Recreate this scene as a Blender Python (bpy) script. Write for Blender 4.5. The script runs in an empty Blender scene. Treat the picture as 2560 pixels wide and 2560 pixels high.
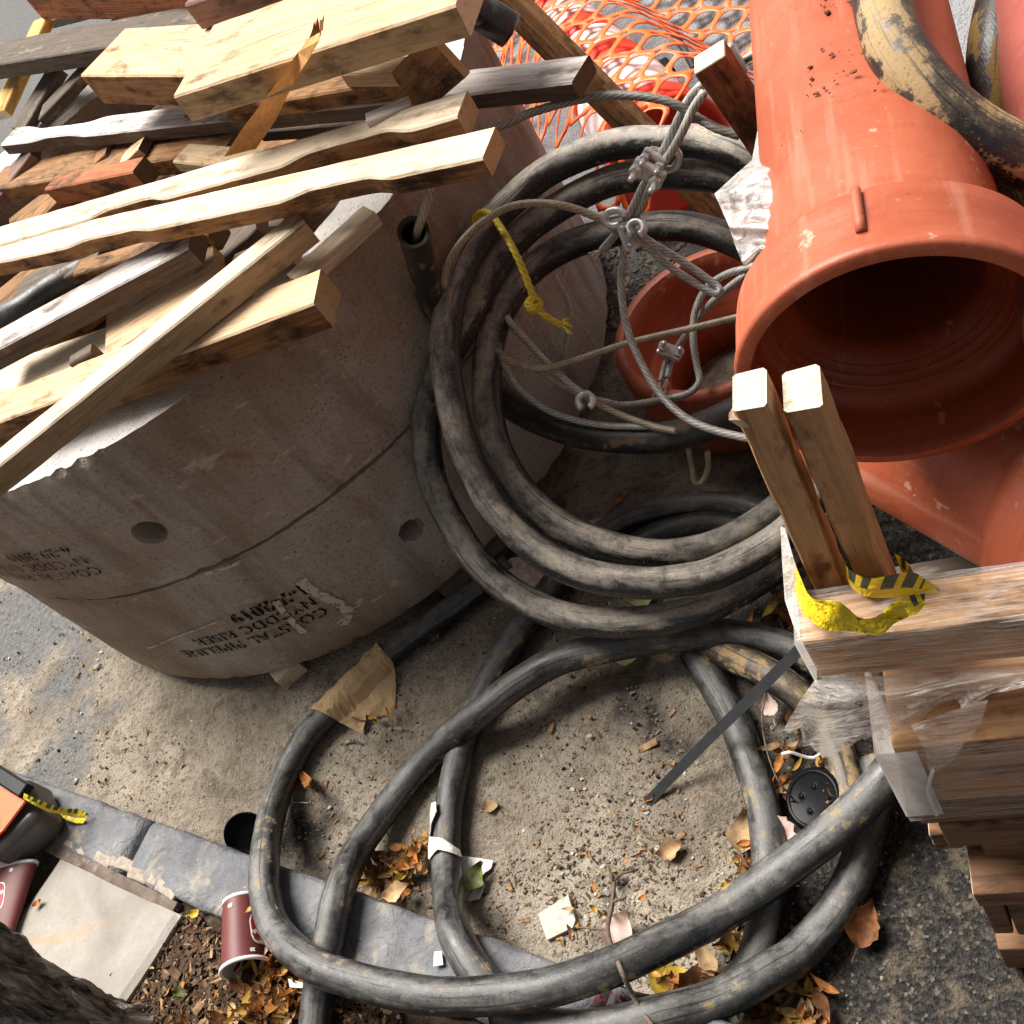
import bpy, bmesh, math, random
from math import radians, sin, cos, pi
from mathutils import Vector as V, Matrix, noise
random.seed(7)
SC = bpy.context.scene
COL = SC.collection

# ------------------------------------------------------------------ camera, sky, sun, exposure
CAM_H = 1.85                      # metres above the road
FPX = 2650.0                      # focal length in pixels of the 2560 px photograph
RX = V((0.89279556, 0.08424355, -0.44251454))     # camera right in world axes
RD = V((-0.19435653, -0.8141759, -0.54712261))    # camera down
RF = V((-0.40637622, 0.57447423, -0.71051934))    # camera forward
cam_data = bpy.data.cameras.new('camera')
cam = bpy.data.objects.new('camera', cam_data)
COL.objects.link(cam)
cam_data.sensor_width = 36.0
cam_data.lens = FPX / 2560 * 36.0
cam_data.clip_start = 0.05
cam_data.clip_end = 400
M = Matrix.Identity(4)
for i in range(3):
    M[i][0] = RX[i]; M[i][1] = -RD[i]; M[i][2] = -RF[i]
M[0][3], M[1][3], M[2][3] = 0, 0, CAM_H
cam.matrix_world = M
SC.camera = cam

SUN_DIR = V((-0.46, 0.36, 0.90)).normalized()      # towards the sun: far left, over the road
world = bpy.data.worlds.new('World')
SC.world = world
world.use_nodes = True
nt = world.node_tree
bg = nt.nodes['Background']
sky = nt.nodes.new('ShaderNodeTexSky')
sky.sky_type = 'NISHITA'
sky.sun_disc = False
sky.sun_elevation = math.asin(SUN_DIR.z)
sky.sun_rotation = math.atan2(SUN_DIR.x, SUN_DIR.y)
sky.air_density = 1.0
sky.dust_density = 4.0
sky.ozone_density = 1.0
hsv = nt.nodes.new('ShaderNodeHueSaturation')     # thin overcast: a paler sky than the clear-air model gives
hsv.inputs['Saturation'].default_value = 0.12
nt.links.new(sky.outputs[0], hsv.inputs['Color'])
nt.links.new(hsv.outputs[0], bg.inputs[0])
bg.inputs[1].default_value = 0.051
sun_data = bpy.data.lights.new('sun', 'SUN')
sun = bpy.data.objects.new('sun', sun_data)
COL.objects.link(sun)
sun_data.energy = 4.3
sun_data.angle = radians(38)
sun_data.color = (1.0, 0.96, 0.90)
sun.rotation_euler = SUN_DIR.to_track_quat('Z', 'Y').to_euler()
SC.view_settings.view_transform = 'Standard'
SC.view_settings.look = 'None'
SC.view_settings.exposure = 1.0
SC.view_settings.gamma = 1.0
SC.render.engine = 'CYCLES'
SC.cycles.max_bounces = 5
SC.cycles.diffuse_bounces = 3
SC.cycles.glossy_bounces = 2
SC.cycles.transmission_bounces = 2
SC.cycles.transparent_max_bounces = 10
SC.cycles.caustics_reflective = False
SC.cycles.caustics_refractive = False
SC.cycles.use_adaptive_sampling = True
SC.cycles.adaptive_threshold = 0.02

# ------------------------------------------------------------------ survey helpers
ORG = V((0, 0, CAM_H))
def ray(u, v):
    return RX * ((u - 1280) / FPX) + RD * ((v - 1280) / FPX) + RF
def at(u, v, z=0.0):              # point of the photograph at a known height
    d = ray(u, v)
    return ORG + d * ((z - CAM_H) / d.z)
def aty(u, v, y):                 # ... on a known upright plane parallel to the pallet front
    d = ray(u, v)
    return ORG + d * (y / d.y)
RC = V((-1.712, 2.029, 0)); RR = 0.9127            # manhole risers: centre and outer radius
def atcyl(u, v, R=RR):            # ... on the outside of the risers -> angle, height
    d = ray(u, v)
    dx, dy = d.x, d.y
    ox, oy = -RC.x, -RC.y
    a = dx*dx + dy*dy; b = 2*(ox*dx + oy*dy); c = ox*ox + oy*oy - R*R
    t = (-b - math.sqrt(max(b*b - 4*a*c, 0))) / (2*a)
    p = ORG + d*t
    return math.atan2(p.y - RC.y, p.x - RC.x), p.z

def n3(x, y=0.0, z=0.0):
    return noise.noise(V((x, y, z)))
def fbm(x, y=0.0, z=0.0, o=4):
    s = 0; a = 1; f = 1
    for _ in range(o):
        s += a * noise.noise(V((x*f, y*f, z*f))); a *= .5; f *= 2.03
    return s
def sstep(a, b, x):
    t = min(max((x - a) / (b - a), 0), 1)
    return t*t*(3 - 2*t)

# ------------------------------------------------------------------ object helpers
def tag(o, label=None, cat=None, group=None, kind=None):
    if label: o['label'] = label
    if cat: o['category'] = cat
    if group: o['group'] = group
    if kind: o['kind'] = kind
    return o
def empty(name, loc, label, cat, group=None):
    o = bpy.data.objects.new(name, None)
    o.location = loc
    o.empty_display_size = 0.05
    COL.objects.link(o)
    return tag(o, label, cat, group)
def link(name, me, mats, parent=None, mtx=None, smooth=False):
    if not isinstance(mats, (list, tuple)): mats = [mats]
    for m in mats: me.materials.append(m)
    if smooth:
        me.polygons.foreach_set('use_smooth', [True]*len(me.polygons))
    o = bpy.data.objects.new(name, me)
    COL.objects.link(o)
    if parent is not None:
        o.parent = parent
        o.matrix_parent_inverse = world_of(parent).inverted()
    if mtx is not None: o.matrix_basis = mtx
    return o
def world_of(o):
    L = Matrix.LocRotScale(o.location, o.rotation_euler, o.scale)
    if o.parent is None: return L
    return world_of(o.parent) @ o.matrix_parent_inverse @ L
def mesh(name, vs, fs, mats, parent=None, mtx=None, smooth=False, midx=None, uvs=None):
    me = bpy.data.meshes.new(name)
    me.from_pydata([tuple(v) for v in vs], [], fs)
    if midx: me.polygons.foreach_set('material_index', midx)
    if uvs:
        lay = me.uv_layers.new(name='UVMap')
        for lp in me.loops: lay.data[lp.index].uv = uvs[lp.vertex_index]
    me.update()
    return link(name, me, mats, parent, mtx, smooth)
def frame(o, x, z):
    x = x.normalized(); y = z.cross(x).normalized(); z = x.cross(y)
    m = Matrix.Identity(4)
    for i in range(3):
        m[i][0] = x[i]; m[i][1] = y[i]; m[i][2] = z[i]; m[i][3] = o[i]
    return m
def box_data(x0, x1, y0, y1, z0, z1, bev=0.0):
    bm = bmesh.new()
    bmesh.ops.create_cube(bm, size=1)
    for v in bm.verts:
        v.co = V((x0 + (v.co.x + .5)*(x1-x0), y0 + (v.co.y + .5)*(y1-y0), z0 + (v.co.z + .5)*(z1-z0)))
    if bev: bmesh.ops.bevel(bm, geom=list(bm.edges), offset=bev, segments=2, profile=.5, affect='EDGES')
    return bm
def bmobj(name, bm, mats, parent=None, mtx=None, smooth=False):
    me = bpy.data.meshes.new(name)
    bm.to_mesh(me); bm.free()
    return link(name, me, mats, parent, mtx, smooth)
def box(name, x0, x1, y0, y1, z0, z1, mats, parent=None, mtx=None, bev=0.002, rough=0.0):
    bm = box_data(x0, x1, y0, y1, z0, z1, bev)
    if rough:
        bmesh.ops.subdivide_edges(bm, edges=list(bm.edges), cuts=3, use_grid_fill=True)
        s = random.random()*50
        for v in bm.verts:
            p = v.co*14
            v.co += V((n3(p.x+s, p.y, p.z), n3(p.x, p.y+s, p.z), n3(p.x, p.y, p.z+s)))*rough
    return bmobj(name, bm, mats, parent, mtx)

def spline(pts, step=0.012):
    """Catmull-Rom through points, resampled at an even step"""
    P = [V(p) for p in pts]
    P = [P[0]*2 - P[1]] + P + [P[-1]*2 - P[-2]]
    out = []
    for i in range(1, len(P)-2):
        n = max(4, int((P[i+1]-P[i]).length/step*1.5))
        for k in range(n):
            t = k/n; t2 = t*t; t3 = t2*t
            out.append(0.5*((2*P[i]) + (P[i+1]-P[i-1])*t + (2*P[i-1]-5*P[i]+4*P[i+1]-P[i+2])*t2 + (3*P[i]-P[i-1]-3*P[i+1]+P[i+2])*t3))
    out.append(P[-2])
    res = [out[0]]; acc = 0
    for a, b in zip(out, out[1:]):
        L = (b-a).length
        while acc + L >= step:
            t = (step-acc)/L; a = a + (b-a)*t; L = (b-a).length; res.append(a.copy()); acc = 0
        acc += L
    if (res[-1]-out[-1]).length > step*.3: res.append(out[-1])
    return res
def frames(C):
    T = [(C[min(i+1, len(C)-1)] - C[max(i-1, 0)]).normalized() for i in range(len(C))]
    n = T[0].orthogonal().normalized(); N = []
    for t in T:
        n = (n - t*n.dot(t)).normalized(); N.append(n.copy())
    return T, N
def tube_data(pts, r, seg=20, step=0.012, lobes=0, lobe=0.14, lay=0.05, inner=0.0, cap=True, wob=0.0, rfun=None):
    C = spline(pts, step); T, N = frames(C)
    vs, fs, uv = [], [], []
    L = 0; s0 = random.random()*99
    for i, (c, t, n) in enumerate(zip(C, T, N)):
        if i: L += (C[i]-C[i-1]).length
        b = t.cross(n)
        rr = r*(rfun(i/(len(C)-1)) if rfun else 1.0)
        for k in range(seg):
            a = 2*pi*k/seg
            q = rr
            if lobes: q = rr*(1 - lobe + lobe*2*abs(cos(lobes*.5*(a + L/lay*2*pi))))
            if wob: q += wob*n3(L*9 + s0, cos(a)*1.5, sin(a)*1.5)
            vs.append(c + (n*cos(a) + b*sin(a))*q); uv.append((L, k/seg*.2))
    m = len(C)
    for i in range(m-1):
        for k in range(seg):
            k2 = (k+1) % seg
            fs.append((i*seg+k, i*seg+k2, (i+1)*seg+k2, (i+1)*seg+k))
    def endring(i, sgn):
        base = i*seg; c = C[i]; t = T[i]*sgn
        if inner:
            o = len(vs)
            for k in range(seg): vs.append(c + (V(vs[base+k])-c)*inner); uv.append((uv[base+k][0], uv[base+k][1]))
            for dep in (0.05, 0.2):
                for k in range(seg): vs.append(c + (V(vs[base+k])-c)*inner - t*dep); uv.append((uv[base+k][0]+dep, uv[base+k][1]))
            rings = [base, o, o+seg, o+2*seg]
            for a, b in zip(rings, rings[1:]):
                for k in range(seg):
                    k2 = (k+1) % seg
                    f = (a+k, a+k2, b+k2, b+k)
                    fs.append(f if sgn < 0 else f[::-1])
        elif cap:
            f = tuple(base+k for k in range(seg))
            fs.append(f if sgn > 0 else f[::-1])
    endring(0, -1); endring(m-1, 1)
    return vs, fs, uv
def tube(name, pts, r, mats, parent=None, **k):
    vs, fs, uv = tube_data(pts, r, **k)
    return mesh(name, vs, fs, mats, parent, None, True, None, uv)
def lathe(name, prof, mats, parent=None, mtx=None, seg=64, closed=False, midx=None, wob=0.0, a0=0.0, a1=2*pi):
    """profile of (radius, height) turned round local z"""
    vs, fs, mi = [], [], []
    s = random.random()*40
    for r, z in prof:
        for k in range(seg):
            a = a0 + (a1-a0)*k/seg
            q = r*(1 + (wob*n3(cos(a)*2+s, sin(a)*2, z*3) if wob else 0))
            vs.append((q*cos(a), q*sin(a), z))
    n = len(prof)
    for i in range(n-1 + (1 if closed else 0)):
        j = (i+1) % n
        for k in range(seg):
            k2 = (k+1) % seg
            fs.append((i*seg+k, i*seg+k2, j*seg+k2, j*seg+k)); mi.append(midx[i] if midx else 0)
    return mesh(name, vs, fs, mats, parent, mtx, True, mi)

# ------------------------------------------------------------------ materials
class NB:
    def __init__(self, name):
        self.m = bpy.data.materials.new(name); self.m.use_nodes = True
        self.t = self.m.node_tree; self.N = self.t.nodes; self.b = self.N['Principled BSDF']
        self.out = self.N['Material Output']
    def n(self, typ, **kw):
        x = self.N.new(typ)
        for k, v in kw.items(): setattr(x, k, v)
        return x
    def l(self, a, b): self.t.links.new(a, b)
    def coord(self, kind='Object', scale=(1, 1, 1), rnd=False):
        tc = self.n('ShaderNodeTexCoord'); mp = self.n('ShaderNodeMapping')
        mp.inputs['Scale'].default_value = scale
        self.l(tc.outputs[kind], mp.inputs['Vector'])
        if rnd:
            oi = self.n('ShaderNodeObjectInfo'); ml = self.n('ShaderNodeMath', operation='MULTIPLY'); ml.inputs[1].default_value = 37.0
            self.l(oi.outputs['Random'], ml.inputs[0]); self.l(ml.outputs[0], mp.inputs['Location'])
        return mp.outputs[0]
    def noise(self, vec, scale, detail=6, rough=.6, dist=0.0):
        x = self.n('ShaderNodeTexNoise'); x.inputs['Scale'].default_value = scale
        x.inputs['Detail'].default_value = min(detail, 4); x.inputs['Roughness'].default_value = rough; x.inputs['Distortion'].default_value = dist
        if vec is not None: self.l(vec, x.inputs['Vector'])
        return x.outputs['Fac']
    def vor(self, vec, scale, feature='F1', out='Distance'):
        x = self.n('ShaderNodeTexVoronoi', feature=feature); x.inputs['Scale'].default_value = scale
        self.l(vec, x.inputs['Vector']); return x.outputs[out]
    def ramp(self, fac, stops):
        x = self.n('ShaderNodeValToRGB'); e = x.color_ramp.elements
        while len(e) < len(stops): e.new(.5)
        for el, (p, c) in zip(e, stops):
            el.position = p; el.color = (*c, 1) if len(c) == 3 else c
        self.l(fac, x.inputs[0]); return x.outputs['Color']
    def step(self, fac, a, b):
        x = self.n('ShaderNodeMapRange'); x.inputs[1].default_value = a; x.inputs[2].default_value = b
        self.l(fac, x.inputs[0]); return x.outputs[0]
    def mix(self, fac, a, b, mode='MIX'):
        x = self.n('ShaderNodeMix', data_type='RGBA', blend_type=mode)
        for sock, val in ((x.inputs[0], fac), (x.inputs[6], a), (x.inputs[7], b)):
            if hasattr(val, 'node'): self.l(val, sock)
            elif isinstance(val, (int, float)): sock.default_value = val
            else: sock.default_value = (*val, 1)
        return x.outputs[2]
    def math(self, op, a, b=None):
        x = self.n('ShaderNodeMath', operation=op)
        for i, v in enumerate((a, b)):
            if v is None: continue
            if hasattr(v, 'node'): self.l(v, x.inputs[i])
            else: x.inputs[i].default_value = v
        return x.outputs[0]
    def bump(self, h, strength, dist, prev=None):
        x = self.n('ShaderNodeBump'); x.inputs['Strength'].default_value = strength; x.inputs['Distance'].default_value = dist
        self.l(h, x.inputs['Height'])
        if prev is not None: self.l(prev, x.inputs['Normal'])
        return x.outputs[0]
    def done(self, col, rough=.8, nrm=None, spec=.3):
        if hasattr(col, 'node'): self.l(col, self.b.inputs['Base Color'])
        else: self.b.inputs['Base Color'].default_value = (*col, 1)
        if hasattr(rough, 'node'): self.l(rough, self.b.inputs['Roughness'])
        else: self.b.inputs['Roughness'].default_value = rough
        self.b.inputs['Specular IOR Level'].default_value = spec
        if nrm is not None: self.l(nrm, self.b.inputs['Normal'])
        return self.m

def wood(name, light, dark, stain=None, stain_amt=.5, rough=.75, grain=1.0):
    b = NB(name)
    c = b.coord('Object', (1.6, 26, 26), rnd=True)
    g = b.noise(c, 3.2*grain, 8, .62, 1.2)
    col = b.ramp(g, [(.28, dark), (.55, light), (.8, tuple(min(1, x*1.12) for x in light))])
    c2 = b.coord('Object', (2.5, 9, 9), rnd=True)
    blot = b.noise(c2, 2.0, 5, .6)
    col = b.mix(b.step(blot, .48, .72), col, tuple((x*.62+y*.38) for x, y in zip(light, dark)))
    if stain:
        c3 = b.coord('Object', (3, 7, 7), rnd=True)
        s = b.noise(c3, 3.0, 9, .7)
        col = b.mix(b.step(s, .62-stain_amt*.3, .74-stain_amt*.2), col, stain)
    # fine cross saw marks
    cs = b.coord('Object', (60, 4, 4), rnd=True)
    saw = b.noise(cs, 3.0, 3, .5)
    fine = b.noise(b.coord('Object', (8, 90, 90), rnd=True), 4.0, 4, .6)
    col = b.mix(b.step(fine, .62, .75), col, tuple(x*.6 for x in dark))
    nr = b.bump(g, .35, .004)
    nr = b.bump(saw, .22, .0025, nr)
    nr = b.bump(fine, .3, .002, nr)
    return b.done(col, rough, nr, .2)
def endgrain(name, light, dark):
    b = NB(name)
    c = b.coord('Object', (1, 1, 1), rnd=True)
    w = b.n('ShaderNodeTexWave', wave_type='RINGS', rings_direction='X'); w.inputs['Scale'].default_value = 95
    w.inputs['Distortion'].default_value = 2.5; w.inputs['Detail'].default_value = 3
    b.l(c, w.inputs['Vector'])
    n = b.noise(c, 60, 5, .7)
    col = b.mix(b.math('MULTIPLY', b.step(w.outputs['Fac'], .2, .9), .38), light, dark)
    col = b.mix(b.step(n, .55, .75), col, tuple(x*.5 for x in dark))
    return b.done(col, .85, b.bump(n, .6, .003), .15)

MT = {}
MT['wood_fresh'] = wood('wood_fresh', (.66, .47, .29), (.36, .21, .10), (.20, .11, .05), .22)
MT['wood_pale'] = wood('wood_pale', (.70, .58, .43), (.47, .33, .20), (.33, .23, .15), .25)
MT['wood_grey'] = wood('wood_grey', (.66, .60, .57), (.30, .24, .21), (.16, .12, .10), .40)
MT['wood_stake'] = wood('wood_stake', (.54, .31, .16), (.33, .16, .07), (.14, .07, .03), .30)
MT['wood_brown'] = wood('wood_brown', (.33, .165, .07), (.14, .07, .03), (.06, .03, .015), .45)
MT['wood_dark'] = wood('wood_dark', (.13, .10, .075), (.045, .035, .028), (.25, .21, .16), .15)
MT['wood_red'] = wood('wood_red', (.42, .15, .06), (.18, .06, .025), (.07, .035, .02), .4)
MT['wood_purple'] = wood('wood_purple', (.24, .14, .11), (.12, .07, .055), (.05, .03, .025), .3)
MT['wood_split'] = wood('wood_split', (.74, .47, .16), (.42, .20, .04), (.25, .10, .02), .3)
MT['wood_splinter'] = wood('wood_splinter', (.66, .34, .12), (.42, .17, .05))
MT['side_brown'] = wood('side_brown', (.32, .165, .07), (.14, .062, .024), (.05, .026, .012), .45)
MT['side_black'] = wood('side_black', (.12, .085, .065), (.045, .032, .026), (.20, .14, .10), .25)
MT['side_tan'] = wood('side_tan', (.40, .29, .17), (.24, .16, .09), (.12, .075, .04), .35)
MT['wood_pallet'] = wood('wood_pallet', (.22, .115, .062), (.10, .05, .028), (.05, .03, .02), .35)
MT['end_fresh'] = endgrain('end_fresh', (.52, .38, .20), (.30, .19, .09))
MT['end_pale'] = endgrain('end_pale', (.70, .58, .40), (.45, .32, .19))
MT['end_white'] = endgrain('end_white', (.62, .55, .45), (.40, .31, .21))
MT['end_dark'] = endgrain('end_dark', (.16, .10, .06), (.06, .04, .03))

def concrete(name):
    b = NB(name)
    c = b.coord('Object')
    big = b.noise(c, 1.9, 4, .6, .4)
    col = b.ramp(big, [(.30, (.29, .19, .128)), (.48, (.41, .315, .245)), (.70, (.56, .505, .45))])
    fine = b.noise(c, 115, 4, .75)
    col = b.mix(b.math('MULTIPLY', b.step(fine, .52, .66), .5), col, (.17, .12, .09))
    col = b.mix(b.math('MULTIPLY', b.step(b.noise(c, 60, 3, .6), .62, .74), .4), col, (.50, .44, .38))
    pits = b.vor(c, 92)
    pm = b.step(pits, .26, .12)
    pmask = b.math('MULTIPLY', pm, b.step(b.noise(c, 9, 3), .52, .66))
    col = b.mix(b.math('MULTIPLY', pmask, .75), col, (.09, .065, .05))
    # dried splashes and scuffs
    st = b.noise(b.coord('Object', (6, 6, .9)), 2.4, 4, .6)
    col = b.mix(b.math('MULTIPLY', b.step(st, .50, .66), .45), col, (.17, .12, .085))     # run-down stains
    sc = b.noise(b.coord('Object', (2.6, 2.6, 7)), 3.1, 4, .68)
    col = b.mix(b.math('MULTIPLY', b.step(sc, .60, .68), b.step(b.noise(c, 40, 4, .7), .42, .55)), col, (.60, .50, .42))
    rust = b.noise(c, 5.2, 4, .7)
    col = b.mix(b.math('MULTIPLY', b.step(rust, .62, .72), .55), col, (.27, .12, .055))
    geo = b.n('ShaderNodeNewGeometry'); sz = b.n('ShaderNodeSeparateXYZ'); b.l(geo.outputs['Normal'], sz.inputs[0])
    pz = b.n('ShaderNodeSeparateXYZ'); b.l(c, pz.inputs[0])
    col = b.mix(b.math('MULTIPLY', b.math('MULTIPLY', b.step(sz.outputs[2], .6, .9), b.math('GREATER_THAN', pz.outputs[2], .80)), .8), col, (.62, .60, .58))      # lit paleness of the top rim, put into the colour
    nr = b.bump(fine, .8, .007)
    nr = b.bump(pm, .6, .004, nr)
    nr = b.bump(b.noise(c, 16, 4, .6), .4, .014, nr)
    return b.done(col, .9, nr, .2)
MT['concrete'] = concrete('concrete')
def ink(name, c, lo, hi, sc):
    """paint film that has not reached into every pore"""
    b = NB(name)
    n = b.noise(b.coord('Object'), sc, 4, .78)
    b.l(b.step(n, hi, lo), b.b.inputs['Alpha'])
    return b.done(c, .9, None, .1)
MT['ink'] = ink('stencil_ink', (.012, .011, .011), .54, .62, 70)
MT['chalk'] = ink('chalk_paint', (.62, .52, .42), .52, .62, 48)

def hose_mat(name, dust, mud, dustcol, mudcol, gloss=.34):
    """black rubber; dust has settled along the upper side, mud sticks in smears"""
    b = NB(name)
    uv = b.coord('UV', (1, 1, 1), rnd=True)
    st = b.n('ShaderNodeMapping'); st.inputs['Scale'].default_value = (8, 24, 1); b.l(uv, st.inputs['Vector'])
    a = b.noise(st.outputs[0], 1.0, 4, .66, .4)
    d = b.noise(b.coord('Object'), 34, 4, .72)
    grit = b.noise(b.coord('Object'), 260, 3, .7)
    geo = b.n('ShaderNodeNewGeometry'); sz = b.n('ShaderNodeSeparateXYZ'); b.l(geo.outputs['Normal'], sz.inputs[0])
    upf = b.step(b.math('ADD', sz.outputs[2], b.math('MULTIPLY', b.math('SUBTRACT', a, .5), 1.9)), .38, 1.02)
    rub = b.ramp(d, [(.3, (.009, .009, .010)), (.6, (.017, .017, .019)), (.8, (.036, .036, .036))])
    k1 = b.math('MULTIPLY', b.math('MULTIPLY', upf, dust), b.step(d, .22, .55))
    col = b.mix(k1, rub, dustcol)
    m = b.math('ADD', b.math('MULTIPLY', a, .55), b.math('MULTIPLY', d, .45))
    k2 = b.step(m, .62 - mud*.20, .655 - mud*.18)
    col = b.mix(k2, col, mudcol)
    col = b.mix(b.math('MULTIPLY', b.step(grit, .60, .72), .6), col, tuple(min(1, x*1.2) for x in dustcol))
    col = b.mix(b.math('MULTIPLY', b.step(grit, .42, .32), .5), col, (.012, .011, .010))
    sc = b.n('ShaderNodeMapping'); sc.inputs['Scale'].default_value = (5, 190, 1); b.l(uv, sc.inputs['Vector'])
    scr = b.noise(sc.outputs[0], 1.0, 3, .6)
    col = b.mix(b.math('MULTIPLY', b.step(scr, .58, .66), .8), col, (.012, .012, .013))
    # woven cover showing through
    w = b.n('ShaderNodeTexWave', wave_type='BANDS', bands_direction='DIAGONAL'); w.inputs['Scale'].default_value = 1.0
    mp = b.n('ShaderNodeMapping'); mp.inputs['Scale'].default_value = (95, 160, 1); b.l(uv, mp.inputs['Vector']); b.l(mp.outputs[0], w.inputs['Vector'])
    nr = b.bump(w.outputs['Fac'], .06, .0010)
    nr = b.bump(m, .45, .004, nr)
    nr = b.bump(grit, .30, .0014, nr)
    r = b.n('ShaderNodeMix', data_type='FLOAT'); r.inputs[2].default_value = gloss; r.inputs[3].default_value = .92; b.l(b.math('MAXIMUM', k2, k1), r.inputs[0])
    return b.done(col, r.outputs[0], nr, .55)
MT['hose_dusty'] = hose_mat('hose_dusty', .95, .22, (.46, .41, .34), (.34, .26, .165), .28)
MT['hose_black'] = hose_mat('hose_black', .35, .05, (.15, .14, .12), (.17, .14, .09))
MT['hose_ground'] = hose_mat('hose_ground', .60, .22, (.22, .212, .195), (.29, .215, .12), .24)
MT['hose_dark'] = hose_mat('hose_dark', .28, .30, (.12, .105, .085), (.14, .10, .055))
MT['hose_mud'] = hose_mat('hose_mud', .50, .52, (.36, .27, .16), (.36, .245, .12))
MT['hose_rust'] = hose_mat('hose_rust', .25, .50, (.18, .13, .06), (.22, .125, .03))

def clay(name, base, deep, scuff):
    """fired clay: kiln colour drifts, dusty patches, rubbed scuffs, iron specks"""
    b = NB(name)
    c = b.coord('Object', rnd=True)
    big = b.noise(c, 4.2, 4, .62, .5)
    col = b.ramp(big, [(.28, deep), (.52, base), (.80, tuple(min(1, x*1.12) for x in base))])
    ring = b.noise(b.coord('Object', (1.2, 1.2, 22), rnd=True), 3.0, 4, .6)       # turning marks round the pipe
    col = b.mix(b.math('MULTIPLY', b.step(ring, .52, .66), .35), col, deep)
    run = b.noise(b.coord('Object', (14, 14, 1.3), rnd=True), 2.2, 4, .62)        # rubbed streaks along it
    col = b.mix(b.math('MULTIPLY', b.step(run, .56, .70), .30), col, scuff)
    sp = b.noise(c, 110, 4, .75)
    col = b.mix(b.math('MULTIPLY', b.step(sp, .62, .74), .55), col, scuff)
    col = b.mix(b.math('MULTIPLY', b.step(sp, .36, .27), .7), col, tuple(x*.35 for x in deep))
    chips = b.noise(c, 17, 4, .75)
    col = b.mix(b.math('MULTIPLY', b.step(chips, .65, .69), .85), col, scuff)
    drk = b.noise(c, 30, 4, .7)
    col = b.mix(b.math('MULTIPLY', b.step(drk, .68, .74), .8), col, (.07, .03, .02))
    nr = b.bump(ring, .18, .004)
    nr = b.bump(b.noise(c, 9, 4, .5), .18, .008, nr)
    nr = b.bump(sp, .25, .0018, nr)
    rg = b.n('ShaderNodeMapRange'); rg.inputs[1].default_value = .3; rg.inputs[2].default_value = .7; rg.inputs[3].default_value = .34; rg.inputs[4].default_value = .62
    b.l(big, rg.inputs[0])
    return b.done(col, rg.outputs[0], nr, .4)
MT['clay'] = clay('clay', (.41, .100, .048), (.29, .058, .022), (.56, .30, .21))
MT['clay_in'] = clay('clay_inside', (.235, .040, .010), (.13, .022, .006), (.40, .16, .08))  # darker copy for the inside; bore shade put into the colour
MT['clay_pink'] = clay('clay_pink', (.32, .085, .065), (.22, .055, .042), (.5, .32, .27))

def plain(name, c, rough=.6, var=.18, scale=30, bump=.2, spec=.35, metal=0.0, dirt=None, dirt_amt=.0, coord='Object'):
    b = NB(name)
    v = b.coord(coord, rnd=True)
    n = b.noise(v, scale, 6, .65)
    col = b.ramp(n, [(.25, tuple(x*(1-var*1.6) for x in c)), (.6, c), (.9, tuple(min(1, x*(1+var)) for x in c))])
    if dirt:
        d = b.noise(v, scale*.45, 8, .72)
        col = b.mix(b.step(d, .66-dirt_amt*.3, .76-dirt_amt*.2), col, dirt)
    b.b.inputs['Metallic'].default_value = metal
    return b.done(col, rough, b.bump(n, bump, .002) if bump else None, spec)
def rope_mat(name, c, groove, lay, strands, metal):
    """laid strands: grease and grit packed in the grooves between them"""
    b = NB(name)
    sp = b.n('ShaderNodeSeparateXYZ'); b.l(b.coord('UV'), sp.inputs[0])
    ph = b.math('ADD', b.math('MULTIPLY', sp.outputs[1], strands*5.0), b.math('MULTIPLY', sp.outputs[0], strands/lay))
    fr = b.math('ABSOLUTE', b.math('SUBTRACT', b.math('FRACT', b.math('ADD', ph, .5)), .5))
    n = b.noise(b.coord('Object', rnd=True), 60, 4, .65)
    col = b.ramp(n, [(.3, tuple(x*.62 for x in c)), (.6, c), (.85, tuple(min(1, x*1.2) for x in c))])
    col = b.mix(b.step(fr, .36, .47), col, groove)
    b.b.inputs['Metallic'].default_value = metal
    return b.done(col, .5, None, .5)
MT['cable'] = rope_mat('cable_steel', (.62, .60, .55), (.11, .09, .065), .085, 6, .25)
MT['cable_dark'] = rope_mat('cable_dark', (.33, .32, .28), (.045, .04, .032), .085, 6, .25)
MT['cable_rusty'] = rope_mat('cable_rusty', (.50, .42, .29), (.10, .07, .04), .085, 6, .1)
MT['galv'] = plain('galvanised', (.74, .73, .70), .35, .2, 60, .2, .5, .6, (.35, .26, .16), .3)
MT['rope_yellow'] = rope_mat('rope_yellow', (.92, .72, .05), (.50, .32, .01), .045, 3, 0)
MT['orange_net'] = plain('orange_net', (.95, .145, .025), .45, .15, 8, .1, .4, 0, (.85, .28, .16), .3)
MT['orange'] = plain('orange_plastic', (.86, .055, .02), .45, .12, 6, .1, .4, 0, (.5, .06, .03), .2)
MT['white_band'] = plain('white_band', (.78, .70, .68), .5, .1, 30, .1, .4, 0, (.16, .12, .11), .22)
MT['lid_black'] = plain('lid_black', (.008, .008, .009), .26, .2, 60, .05, .10)
MT['black_plastic'] = plain('black_plastic', (.010, .010, .011), .30, .2, 60, .05, .22)
MT['grey_plastic'] = plain('grey_plastic', (.06, .054, .054), .34, .12, 20, .12, .5)
MT['strap'] = plain('strap', (.045, .047, .052), .38, .2, 60, .1, .5)
MT['paper_white'] = plain('paper_white', (.80, .76, .71), .85, .08, 40, .4, .1, 0, (.45, .36, .25), .1)
MT['paper_brown'] = plain('paper_brown', (.58, .40, .22), .85, .2, 14, .6, .1, 0, (.34, .19, .07), .25)
MT['cup'] = plain('cup_maroon', (.135, .028, .026), .5, .12, 25, .05, .4)
MT['cup_white'] = plain('cup_white', (.80, .77, .72), .5, .06, 20, .05, .4, 0, (.3, .22, .13), .12)
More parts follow.
